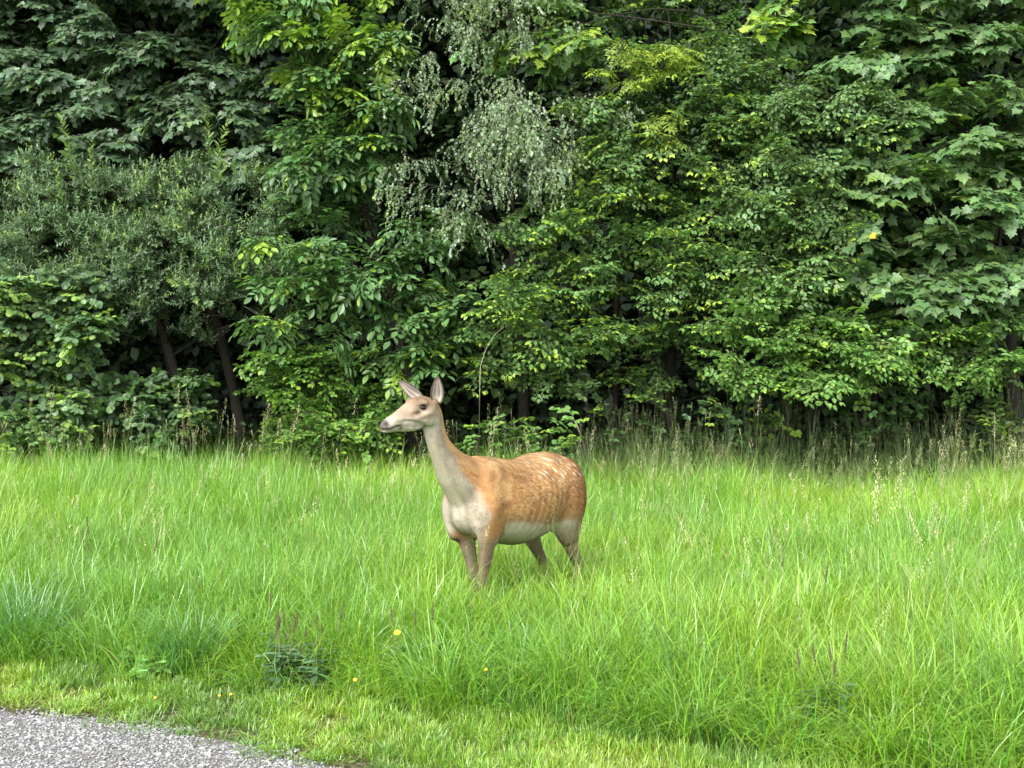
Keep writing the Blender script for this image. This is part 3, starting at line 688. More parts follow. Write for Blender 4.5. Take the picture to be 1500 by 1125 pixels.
def spray(kind, rng):
    """leaves (pos, frame, size, tipness) and twig polylines of one leafy spray growing along +x"""
    L, T = [], []
    N = lambda s: rng.normal(0, s, 3)
    def walk(p, d, n, step, droop, jit=.08):
        P = [np.array(p, float)]; D = [nrm(np.array(d, float))]
        for k in range(n):
            D.append(nrm(D[-1] + N(jit) - UP * droop)); P.append(P[-1] + D[-1] * step)
        return P, D
    if kind in ('hornbeam', 'elm', 'lowshrub', 'plum'):
        ls = {'hornbeam': .074, 'elm': .082, 'lowshrub': .068, 'plum': .066}[kind]; st = ls * .52
        P, D = walk((0, 0, 0), (1, 0, .10), 9, .065, .07)
        T.append((P, .005))
        for k in range(1, 10):
            s = 1 if k % 2 else -1; f = k / 9; side = nrm(np.cross(UP, D[k])) * s
            Lt = (.30 * (1 - f) + .07) * rng.uniform(.7, 1.2); nn = max(1, int(Lt / st))
            Q, E = walk(P[k], D[k] * .65 + side * .8 + N(.08), nn, st, .04); T.append((Q, .0025))
            for j in range(len(Q)):
                sj = 1 if j % 2 else -1; sd2 = nrm(np.cross(UP, E[j])) * sj
                leaf_rec(L, Q[j], E[j] * .6 + sd2 * .8 - UP * .32 + N(.16), UP + N(.30), ls * rng.uniform(.7, 1.15), j / len(Q) * f)
            leaf_rec(L, Q[-1], E[-1] - UP * .3 + N(.1), UP + N(.2), ls * .9, f)
        leaf_rec(L, P[-1], D[-1] - UP * .3, UP, ls, 1)
    elif kind in ('sycamore', 'dmaple', 'vine'):
        ls = {'sycamore': .116, 'dmaple': .105, 'vine': .12}[kind]; st = ls * .62
        P, D = walk((0, 0, 0), (1, 0, .05), 6, st, .10); T.append((P, .006))
        def node(p, d, f):
            side = nrm(np.cross(UP, d))
            for s in (1, -1):
                dd = nrm(side * s * .8 + d * .6 - UP * .12 + N(.22)); pe = p + dd * ls * rng.uniform(.45, .9); T.append(([p, pe], .0016))
                leaf_rec(L, pe, dd + np.array([.35, 0, 0]) - UP * rng.uniform(.25, .95), UP + np.array([.55, 0, 0]) + N(.22), ls * rng.uniform(.65, 1.15), f)
        for k in range(1, 7): node(P[k], D[k], k / 6)
        for k in (1, 3, 4):
            s = 1 if k % 2 else -1; side = nrm(np.cross(UP, D[k])) * s
            Q, E = walk(P[k], D[k] * .6 + side * .8, 3, st, .08); T.append((Q, .0035))
            for j in range(1, 4): node(Q[j], E[j], j / 3 * k / 6)
        leaf_rec(L, P[-1] + D[-1] * ls * .4, D[-1] - UP * .5, UP + np.array([.5, 0, 0]), ls, 1)
    elif kind in ('walnut', 'ash'):
        ll = .125 if kind == 'walnut' else .075; P, D = walk((0, 0, 0), (1, 0, .1), 5, .07, .06); T.append((P, .008))
        for k in range(1, 6):
            for q in range(2):
                an = rng.uniform(-1, 1) * 1.5; sdd = nrm(np.cross(UP, D[k]))
                d = nrm(D[k] * math.cos(an) + sdd * math.sin(an) + UP * rng.uniform(-.25, .35))
                Q, E = walk(P[k], d, 5, ll * .55, .13, .04); T.append((Q, .0025))
                for j in range(1, 6):
                    side = nrm(np.cross(UP, E[j])); sz = ll * (.55 + .5 * j / 5) * rng.uniform(.85, 1.1)
                    if j == 1 and q: continue
                    for s in (1, -1):
                        if j < 5 or kind == 'ash': leaf_rec(L, Q[j], side * s * .85 + E[j] * .45 - UP * .28 + N(.08), UP + E[j] * .2 + N(.16), sz, k / 5)
                leaf_rec(L, Q[-1], E[-1] - UP * .15, UP + N(.15), ll * 1.1, k / 5)
    elif kind == 'birch':
        P, D = walk((0, 0, 0), (1, 0, .25), 9, .065, .10, .10); T.append((P, .005))
        for k in range(1, 10):
            nn = int(rng.uniform(8, 20)); Q, E = walk(P[k], D[k] * .5 + N(.5) - UP * .3, nn, .026, .22, .10); T.append((Q, .0012))
            for j in range(1, len(Q)):
                a = rng.uniform(0, 6.28); sd3 = np.array([math.cos(a), math.sin(a), 0])
                leaf_rec(L, Q[j], sd3 * .6 - UP * .8 + N(.15), sd3 + UP * .3 + N(.3), .040 * rng.uniform(.65, 1.2), j / len(Q))
    elif kind == 'alder':
        ls = .085; P, D = walk((0, 0, 0), (1, 0, .15), 7, .055, .06); T.append((P, .005))
        def nd(p, d, f):
            a = rng.uniform(-1.6, 1.6); side = nrm(np.cross(UP, d)); dd = nrm(d * math.cos(a) + side * math.sin(a) - UP * .15)
            leaf_rec(L, p + dd * .02, dd - UP * rng.uniform(0, .7), UP + np.array([.75, 0, 0]) + N(.3), ls * rng.uniform(.6, 1.15), f)
        for k in range(1, 8): nd(P[k], D[k], k / 7); nd(P[k], D[k], k / 7)
        for k in (1, 2, 4, 5):
            s = 1 if k % 2 else -1; side = nrm(np.cross(UP, D[k])) * s; Q, E = walk(P[k], D[k] * .5 + side * .8 + N(.2), 4, .05, .04); T.append((Q, .003))
            for j in range(1, 5): nd(Q[j], E[j], j / 4); nd(Q[j], E[j], j / 4)
    elif kind == 'willow':
        for b in range(4):
            P, D = walk((0, 0, 0), np.array([.9, 0, .35]) + N(.45), 11, .036, -.03, .10); T.append((P, .003))
            for k in range(1, 12):
                for q in range(2):
                    a = k * 2.4 + q * 3.14; e1 = nrm(np.cross(D[k], UP + .01)); e2 = np.cross(D[k], e1)
                    leaf_rec(L, P[k], D[k] * .55 + (e1 * math.cos(a) + e2 * math.sin(a)) * .8, D[k] + UP * .5 + N(.3), .080 * rng.uniform(.6, 1.15) * (1 - .4 * k / 11), k / 11)
    elif kind == 'shoot':      # upright young shoot
        P, D = walk((0, 0, 0), (1, 0, 0), 22, .036, 0, .05); T.append((P, .004))
        for k in range(1, 23):
            for q in range(2):
                a = k * 2.4 + q * 3.14; e1 = nrm(np.cross(D[k], np.array([.1, 1, 0]))); e2 = np.cross(D[k], e1); f = k / 22
                leaf_rec(L, P[k], D[k] * .6 + (e1 * math.cos(a) + e2 * math.sin(a)) * .8, D[k] + N(.3), .15 * (1.1 - .7 * f) * rng.uniform(.8, 1.1), f)
    elif kind == 'bramble':
        P, D = walk((0, 0, 0), (1, 0, .3), 7, .065, .10); T.append((P, .004))
        for k in range(1, 8):
            a = rng.uniform(-1.5, 1.5); side = nrm(np.cross(UP, D[k])); dd = nrm(D[k] * math.cos(a) + side * math.sin(a) + UP * .2); p = P[k] + dd * .05; T.append(([P[k], p], .0015))
            for b in (-1.1, 0, 1.1):
                s2 = nrm(np.cross(UP, dd)); leaf_rec(L, p, dd * math.cos(b) + s2 * math.sin(b) - UP * .25, UP + np.array([.4, 0, 0]) + N(.2), .075 * rng.uniform(.8, 1.1), k / 7)
    pos = np.array([l[0] for l in L]); fr = np.array([l[1] for l in L]); sz = np.array([l[2] for l in L]); tp = np.array([l[3] for l in L])
    return pos, fr, sz, tp, T

LEAFKIND = {'hornbeam': 'oval', 'elm': 'wide', 'lowshrub': 'wide', 'plum': 'oval', 'sycamore': 'maple', 'dmaple': 'fmaple', 'vine': 'fmaple', 'walnut': 'leaflet', 'ash': 'narrow',
            'birch': 'birch', 'alder': 'round', 'willow': 'narrow', 'shoot': 'oval', 'bramble': 'wide'}
_SP = {}
def sprays_of(kind):
    if kind not in _SP: _SP[kind] = [spray(kind, np.random.default_rng(900 + 17 * q + len(kind))) for q in range(6)]
    return _SP[kind]

LM = {}
def lmat(kind):
    if kind not in LM:
        g, r = {'birch': (.08, .42), 'willow': (.06, .45), 'dmaple': (.07, .42), 'walnut': (.07, .42)}.get(kind, (.055, .45))
        LM[kind] = leaf_mat('leaf_' + kind, trans=.34, rough=r, gloss=g)
    return LM[kind]
BARK = None
def bark():
    global BARK
    if BARK is None: BARK = pbr('bark', (.050, .044, .034), .9, (.016, .015, .011), bump=.9, nscale=14, spec=.2)
    return BARK

def limb_path(a, b, rng, sag=.15, n=7):
    a, b = np.array(a, float), np.array(b, float); t = np.linspace(0, 1, n)[:, None]
    P = a + (b - a) * t; L = np.linalg.norm(b - a)
    off = rng.normal(0, .05 * L, 3); P = P + np.sin(t * np.pi) * off; P[:, 2] += (np.sin(t[:, 0] * np.pi) * sag * L * .5)
    return P

TREE_STATS = []
def tree(name, label, cat, kind, base, trunk, lobes, col, young=None, young_p=.1, yfrac=.5, nleafobj=200, per_m2=7.0, rtrunk=.09, dirbias=(0, -.55, -.05), seed=0,
         ytop=None, extra=None, group=None, scale=1.0, trunk_name='trunk'):
    """lobes: (x, y, z, r, flat). Returns the root; parts: trunk, branch (several), leaf (the ones that show largest), foliage (the rest, stuff)."""
    rng = np.random.default_rng(4000 + seed); base = np.array(base, float)
    root = empty(name, tuple(base)); tag(root, label, cat, group)
    def child(nm, me): o = bpy.data.objects.new(nm, me); link(o, root); return o
    # trunk
    if trunk is not None:
        TP = np.array(trunk, float); TC = catmull(TP, max(8, 4 * len(TP))); rr = rtrunk * np.linspace(1.0, .30, len(TC)); rr[0] *= 1.35
        V, F = tube_arrays(TC - base, rr, 12); V += (vnoise(V, 9, seed)[:, None] - .5) * rtrunk * .25
        child(trunk_name, mesh_np('trunk', V, F, mats=[bark()], smooth=True))
    else: TC = np.array([base, base + [0, 0, .3]])
    tmpl = sprays_of(kind); lk = TPL[LEAFKIND[kind]]
    pos, fr, sz, tp, cl = [], [], [], [], []
    twigs = Acc(); nb = 0
    for li, (lx, ly, lz, lr, flat) in enumerate(lobes):
        c = np.array([lx, ly, lz])
        # limb to this lobe from the nearest lower point of the trunk
        dd = np.linalg.norm(TC - c, axis=1) + np.maximum(0, TC[:, 2] - c[2] + .2) * 2; k = int(np.argmin(dd)); 
        if lr > .16 and np.linalg.norm(TC[k] - c) < 4.5 and (li % 3 == 0 or lr > .7):
            LP = limb_path(TC[k], c, rng); Lr = np.linspace(min(rtrunk * .5, .008 + .008 * np.linalg.norm(TC[k] - c)), .006, len(LP))
            V, F = tube_arrays(LP - base, Lr, 6)
            if nb < 60 and lr > .3: child('branch', mesh_np('branch', V, F, mats=[bark()], smooth=True)); nb += 1
            else: twigs.add(V, F, (.1, .085, .06))
        n = max(2, int(per_m2 * 4 * math.pi * lr * lr * (.35 + .65 * flat) * .6 / (scale * scale)))
        for q in range(n):
            u = rng.normal(0, 1, 3); u /= np.linalg.norm(u)
            if u[1] > .15 and rng.random() < .65: u[1] = -u[1]
            if u[2] < -.3 and rng.random() < .5: u[2] = -u[2]
            rad = lr * rng.uniform(.72, 1.08); p = c + u * rad * np.array([1, 1, flat])
            d = u * np.array([1, 1, .45]) + np.array(dirbias) + rng.normal(0, .22, 3)
            if kind == 'shoot': d = np.array([rng.normal(0, .15), -.1, 1.0])
            d = nrm(d); sd_ = np.cross(UP, d); sd_ = nrm(sd_) if np.linalg.norm(sd_) > 1e-3 else np.array([0, 1.0, 0]); z = np.cross(d, sd_)
            rl = rng.normal(0, .35); y2 = sd_ * math.cos(rl) + z * math.sin(rl); z2 = np.cross(d, y2); M = np.stack([d, y2, z2], 1)
            s = scale * rng.uniform(.8, 1.2); tpos, tfr, tsz, ttp, tt = tmpl[rng.integers(0, len(tmpl))]
            st = p - d * s * .45
            if kind in ('shoot',): st = c
            pos.append(st + s * tpos @ M.T); fr.append(np.einsum('ij,njk->nik', M, tfr)); sz.append(tsz * s); tp.append(ttp)
            isy = rng.random() < young_p + (.5 if ytop and p[2] > ytop else 0)
            cl.append(np.full(len(tsz), (1.0 if isy else 0.0))); 
            if rng.random() < .8:
                for (Q, r) in tt:
                    if r < .0022 and rng.random() < .6: continue
                    Q = np.array(Q)[::2] if len(Q) > 4 else np.array(Q); V, F = tube_arrays(st + s * Q @ M.T - base, np.linspace(r, r * .5, len(Q)), 3); twigs.add(V, F, (.13, .11, .07))
                if lr > .16:
                    V, F = tube_arrays(limb_path(c, st, rng, .05, 4) - base, np.linspace(.006, .004, 4), 3); twigs.add(V, F, (.1, .085, .06))
    if extra:
        for (k2, p, d, s) in extra:
            t2 = sprays_of(k2)[rng.integers(0, 6)]; d = nrm(np.array(d, float)); sd_ = nrm(np.cross(UP + [.01, .02, 0], d)); z = np.cross(d, sd_); M = np.stack([d, sd_, z], 1)
            pos.append(np.array(p) + s * t2[0] @ M.T); fr.append(np.einsum('ij,njk->nik', M, t2[1])); sz.append(t2[2] * s); tp.append(t2[3]); cl.append(np.full(len(t2[2]), 2.0))
            for (Q, r) in t2[4]: V, F = tube_arrays(np.array(p) + s * np.array(Q) @ M.T - base, np.linspace(r, r * .5, len(Q)), 3); twigs.add(V, F, (.15, .2, .07))
    pos = np.vstack(pos); fr = np.vstack(fr); sz = np.concatenate(sz); tp = np.concatenate(tp); cl = np.concatenate(cl); n = len(pos)
    ok = pos[:, 2] > .05; pos, fr, sz, tp, cl = pos[ok], fr[ok], sz[ok], tp[ok], cl[ok]; n = len(pos)
    # pigments: clump variation, leaf variation, young yellow-green growth at shoot tips
    c = np.tile(np.array(col, float) * 1.4, (n, 1)) * (.78 + .44 * vnoise(pos, 1.6, seed))[:, None] * rng.uniform(.75, 1.25, (n, 1)) * (1 + .07 * rng.normal(0, 1, (n, 3)))
    if young is not None:
        ym = np.where(cl > 1.5, sstep(tp, .1, .9) * .8 + .2, np.where(cl > .5, sstep(tp, yfrac - .15, yfrac + .25), 0.0)); ym = np.maximum(ym, (rng.random(n) < .012) * .8)
        ym = ym * rng.uniform(.75, 1.1, n); c = mixc(c, np.array(young), np.clip(ym, 0, 1))
    yl = rng.random(n) < .0003; c[yl] = (.55, .42, .06)
    c = np.clip(c, .004, .8)
    # the leaves that show largest become objects
    sel = np.zeros(n, bool)
    if nleafobj:
        px = 750 + FPX * pos[:, 0] / pos[:, 1]; py = 550 - FPX * (pos[:, 2] - CAMZ) / pos[:, 1]
        vis = (px > 0) & (px < 1500) & (py > 0) & (py < 1120)
        face = np.abs(fr[:, 1, 2]) + .25; show = sz * face / pos[:, 1]
        cell = (px // 22).astype(np.int64) * 100 + (py // 22).astype(np.int64); order = np.lexsort((pos[:, 1] - show * 8, cell)); order = order[vis[order]]
        first = np.ones(len(order), bool); first[1:] = cell[order][1:] != cell[order][:-1]; cand = order[first]
        cand = cand[np.argsort(-show[cand])][:nleafobj]; sel[cand] = True
        tones = 4; lum = c[cand].sum(1); qs = np.argsort(np.argsort(lum)) * tones // max(1, len(cand)); ms = []
        for k in range(tones):
            cc = c[cand][qs == k].mean(0) if (qs == k).any() else np.array(col); ms.append(mesh_np('leaf', lk[0], lk[1], np.broadcast_to(cc, lk[0].shape), [lmat(kind)]))
        for ci, k in zip(cand, qs):
            o = bpy.data.objects.new('leaf', ms[k]); M4 = np.eye(4); M4[:3, :3] = fr[ci] * sz[ci]; M4[:3, 3] = pos[ci] - base; o.matrix_local = Matrix(M4); link(o, root)
    r = ~sel; V = np.einsum('nij,kj->nki', fr[r] * sz[r][:, None, None], lk[0]) + (pos[r] - base)[:, None, :]
    k = len(lk[0]); F = (np.arange(r.sum())[:, None, None] * k + lk[1][None]).reshape(-1, 3)
    tag(child('foliage', mesh_np('foliage', V.reshape(-1, 3), F, np.repeat(c[r], k, 0), [lmat(kind)])), kind='stuff')
    if twigs.n: tag(child('twigs', twigs.mesh('twigs', [bark()])), kind='stuff')
    TREE_STATS.append((name, kind, n, len(F)))
    return root

def boxes(rng, specs):
    """random lobes filling boxes surveyed in the photograph: (x0,y0,x1,y1, Y, depth, n, r, flat)"""
    out = []
    for (x0, y0, x1, y1, Y, dp, n, r, flat) in specs:
        pts = []
        for k in range(n):
            best = None
            for t in range(6):      # best-candidate sampling keeps the clumps apart
                q = PX(rng.uniform(x0, x1), rng.uniform(y0, y1), Y + rng.random() ** 1.3 * dp); m = min([np.linalg.norm((q - p) * [1, .5, 1]) for p in pts] or [9])
                if best is None or m > best[0]: best = (m, q)
            pts.append(best[1]); q = best[1]; out.append((q[0], q[1], max(q[2], .25), r * rng.uniform(.75, 1.25), flat))
    return out

def build_trees():
    rng = np.random.default_rng(77); G = lambda px, Y: (PX(px, 550, Y)[0], Y, 0.0)
    def tr(*pts): return [tuple(PX(a, b, Y)) for a, b, Y in pts]
    def bs(p, Y): x = PX(p, 550, Y)[0]; return (x, Y, 0.0)
    # 1 big dark maple at the left, with the slanting trunk seen in the gap
    b = bs(360, 16.6); tree('maple_tree', 'large dark blue-green maple at the upper left above the gap with slanting trunks', 'tree', 'dmaple', b,
        [b] + tr((350, 615, 16.6), (325, 500, 16.6), (300, 420, 16.7), (265, 250, 16.8), (250, 60, 16.9), (240, -150, 17)),
        boxes(rng, [(-80, -60, 430, 260, 15.9, 1.3, 64, .50, .55), (-80, -420, 430, -60, 15.5, 3, 22, .85, .6), (-80, 60, 420, 300, 17.2, 1.2, 16, .7, .6)]), (.080, .132, .068), (.17, .28, .07), .14, .7, 300, 10.5, .095, seed=1)
    # 2 grey-green willow shrub in the middle left with upright shoots
    b = bs(285, 16.0)
    ex = [('shoot', PX(112, 262, 15.0), (-.22, -.05, 1), 1.15), ('shoot', PX(135, 275, 15.1), (.15, -.1, 1), .8), ('shoot', PX(322, 278, 15.1), (-.12, -.05, 1), 1.25), ('shoot', PX(95, 300, 15.0), (-.4, -.1, 1), .7), ('shoot', PX(308, 232, 15.2), (-.1, 0, 1), .9)]
    tree('willow_tree', 'grey-green willow in the middle left with pale upright shoots along its top', 'tree', 'willow', b,
        [b] + tr((262, 570, 16), (235, 480, 16), (205, 400, 15.9), (190, 300, 15.8)),
        boxes(rng, [(30, 255, 430, 340, 15.0, .8, 26, .36, .6), (0, 330, 430, 430, 14.7, 1.0, 32, .38, .6), (140, 420, 430, 490, 14.9, .9, 15, .24, .8), (-60, 250, 60, 440, 15.2, 1, 10, .4, .6)]), (.10, .165, .075), (.28, .42, .09), .15, .6, 220, 15, .085, dirbias=(0, -.5, .15), seed=2, extra=ex)
    # 3, 4 round-leaved shrubs at the lower left
    b = bs(30, 15.0)
    tree('alder_shrub', 'round-leaved alder shrub hanging at the far left edge over the grass', 'shrub', 'alder', b, [b] + tr((40, 560, 15), (30, 470, 15), (20, 420, 15)),
        boxes(rng, [(-60, 420, 130, 640, 14.2, .9, 28, .34, .75), (60, 450, 140, 500, 14.3, .4, 4, .25, .6)]), (.085, .15, .060), (.28, .44, .09), .38, .3, 260, 13, .04, seed=3)
    b = bs(215, 15.3)
    tree('hazel_bush', 'low round-leaved bush in front of the dark gap at the left', 'bush', 'alder', b, [b] + tr((215, 600, 15.3), (225, 560, 15.3)),
        boxes(rng, [(150, 560, 290, 650, 14.6, .7, 14, .32, .8), (60, 600, 160, 660, 14.7, .5, 6, .28, .7)]), (.065, .12, .045), (.24, .38, .08), .12, .6, 200, 12, .03, seed=4)
    # 5 walnut
    b = bs(610, 15.6)
    tree('walnut_tree', 'walnut tree left of centre with big feathered leaves, yellow-green at its top', 'tree', 'walnut', b,
        [b] + tr((600, 560, 15.6), (560, 400, 15.5), (520, 250, 15.3), (500, 60, 15.2), (500, -100, 15.2)),
        boxes(rng, [(345, -60, 560, 60, 14.0, 1.2, 17, .36, .6), (420, 50, 570, 250, 14.1, 1.0, 20, .36, .55), (440, 230, 560, 320, 14.5, .8, 6, .33, .55), (380, 350, 520, 500, 13.7, .6, 13, .30, .7),
                    (560, 340, 680, 540, 13.7, .5, 16, .30, .75), (350, -400, 620, -60, 14, 2.5, 10, .7, .6)]), (.078, .155, .048), (.30, .46, .05), .11, .4, 300, 6.5, .11, seed=5, ytop=5.5)
    # 6 birch
    b = bs(770, 15.4)
    tree('birch_tree', 'birch with small pale grey-green leaves hanging on thin strings at the top centre', 'tree', 'birch', b,
        [b] + tr((765, 540, 15.4), (750, 330, 15.2), (745, 150, 15.0), (760, -60, 14.9)),
        boxes(rng, [(640, -40, 820, 40, 13.0, .8, 10, .30, .7), (585, 90, 650, 120, 13.0, .3, 3, .2, .5), (670, 110, 780, 210, 12.9, .5, 11, .28, .7), (700, 190, 830, 270, 12.8, .5, 9, .26, .6),
                    (585, 215, 630, 270, 13.0, .3, 4, .18, .6), (650, 280, 700, 310, 13.1, .3, 3, .18, .6), (860, 130, 900, 200, 13.4, .4, 3, .2, .6), (620, -300, 840, -60, 13.4, 1.8, 8, .6, .7)]), (.160, .215, .125), (.26, .35, .11), .2, .5, 0, 7.5, .085, dirbias=(0, -.4, .05), seed=6)
    # 7 low yellow-green shrub behind the deer's head
    b = bs(470, 15.0)
    tree('lime_shrub', "yellow-green shrub with layered branches left of the deer's head under the walnut", 'shrub', 'lowshrub', b, [b] + tr((470, 600, 15), (480, 530, 15)),
        boxes(rng, [(380, 515, 560, 570, 13.9, .7, 14, .30, .4), (420, 575, 560, 650, 13.7, .8, 14, .30, .5)]), (.085, .165, .030), (.30, .46, .04), .22, .45, 240, 12, .035, seed=7)
    # 8 central hornbeam
    b = bs(985, 14.9)
    tree('hornbeam_tree', 'broad hornbeam right of centre, mid-green layered branches with lime tips, behind the deer', 'tree', 'hornbeam', b,
        [b] + tr((980, 560, 14.9), (1000, 400, 14.8), (985, 200, 14.7)),
        boxes(rng, [(720, 300, 1230, 500, 12.9, 1.0, 62, .36, .42), (830, 150, 1130, 300, 13.2, 1.0, 34, .36, .45), (900, 80, 1150, 160, 13.5, .9, 12, .34, .5), (860, -50, 1180, 90, 14.2, .8, 18, .36, .5), (700, 430, 860, 560, 13.4, .7, 12, .3, .5), (880, 480, 1100, 560, 13.8, .7, 10, .3, .4)]),
        (.088, .165, .045), (.46, .62, .08), .50, .45, 300, 9.5, .10, seed=8, ytop=None)
    # 9 low hornbeam boughs at the right
    b = bs(1190, 14.2)
    tree('beech_tree', 'low beech with flat layered boughs over the shaded grass at the lower right', 'tree', 'hornbeam', b,
        [b] + tr((1190, 600, 14.2), (1200, 500, 14.1), (1215, 430, 14)),
        boxes(rng, [(1060, 470, 1310, 560, 12.4, .7, 26, .30, .35), (1340, 470, 1490, 560, 12.6, .7, 14, .30, .4), (1090, 420, 1190, 470, 12.5, .4, 5, .25, .35)]), (.100, .190, .042), (.28, .46, .05), .22, .5, 280, 13, .06, seed=9)
    # 10 sycamore
    b = bs(1482, 13.9)
    tree('sycamore_tree', 'sycamore filling the upper right with large five-lobed dark green leaves', 'tree', 'sycamore', b,
        [b] + tr((1482, 560, 13.9), (1465, 400, 13.9), (1430, 200, 14.0), (1400, 0, 14.1), (1390, -200, 14.2)),
        boxes(rng, [(1230, -30, 1540, 160, 12.9, 1.0, 24, .42, .55), (1240, 150, 1540, 420, 12.7, 1.2, 36, .42, .55), (1200, 300, 1330, 470, 13.2, .8, 10, .38, .5), (1340, 390, 1520, 480, 12.6, .7, 9, .34, .5), (1180, -420, 1560, -60, 13, 2.5, 14, .8, .6)]),
        (.088, .160, .055), (.20, .32, .06), .12, .5, 300, 8.5, .11, seed=10)
    # 11 plum in front of the sycamore
    b = bs(1150, 14.0)
    tree('plum_tree', 'pale-leaved plum tree between the hornbeam and the sycamore, near the top right', 'tree', 'plum', b,
        [b] + tr((1150, 560, 14), (1140, 400, 13.9), (1150, 250, 13.8), (1100, 100, 13.7)),
        boxes(rng, [(1000, 60, 1140, 150, 13.1, .6, 12, .30, .5), (1130, 130, 1310, 240, 12.6, .6, 14, .30, .5), (1110, 290, 1240, 410, 12.5, .5, 11, .28, .5), (1080, 180, 1200, 300, 13.0, .6, 9, .3, .5)]), (.105, .180, .062), (.30, .46, .07), .28, .5, 280, 12, .06, seed=11)
    # 12 ash
    b = bs(900, 15.2)
    tree('ash_tree', 'ash sapling with yellowish drooping feathery leaves near the top centre, right of the birch', 'tree', 'ash', b,
        [b] + tr((905, 400, 15.2), (920, 150, 14.6), (925, 60, 14.3)),
        boxes(rng, [(870, 70, 1010, 125, 13.0, .4, 10, .22, .45), (945, 170, 1000, 210, 13.0, .3, 3, .18, .45)]), (.17, .245, .035), (.32, .42, .05), .3, .4, 160, 9, .045, seed=12)
    # 13 vine
    b = bs(1120, 15.4)
    tree('climbing_vine', 'vine with broad lobed leaves hanging down at the top, right of the ash', 'vine', 'vine', b,
        [b] + tr((1140, 400, 15.3), (1140, 100, 14.6), (1135, -40, 14)), boxes(rng, [(1115, -30, 1155, 50, 13.3, .3, 6, .16, .9), (800, -20, 870, 60, 13.4, .3, 5, .2, .8), (690, 60, 800, 90, 13.6, .3, 5, .2, .4)]), (.10, .19, .045), (.32, .46, .05), .35, .3, 150, 12, .03, seed=13, trunk_name='stem')
    # brambles and small bushes at the foot
    for k, (x0, y0, x1, y1, Y, n, lab, c) in enumerate([
        (690, 625, 835, 655, 12.4, 9, "bramble bush just above the deer's back, bright oval leaves", (.085, .165, .035)),
        (420, 618, 545, 660, 13.2, 9, "bramble patch below the yellow-green shrub, left of the deer's muzzle", (.11, .21, .035)),
        (0, 610, 90, 655, 14.0, 7, 'bramble patch at the left edge under the alder shrub', (.075, .15, .04)),
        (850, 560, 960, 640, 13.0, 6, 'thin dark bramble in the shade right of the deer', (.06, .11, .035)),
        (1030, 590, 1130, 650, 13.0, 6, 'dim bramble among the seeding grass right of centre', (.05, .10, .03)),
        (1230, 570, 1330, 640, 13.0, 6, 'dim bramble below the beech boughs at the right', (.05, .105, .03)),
        (1420, 590, 1500, 660, 12.9, 5, 'yellowish bramble by the dark trunk at the right edge', (.08, .13, .03))]):
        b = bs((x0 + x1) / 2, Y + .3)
        tree('bramble', lab, 'bramble', 'bramble', b, None, boxes(rng, [(x0, y0, x1, y1, Y, .6, n, .24, .7)]), c, (.26, .40, .05), .15, .5, 60, 12, .01, seed=30 + k, group='brambles at the foot of the trees')

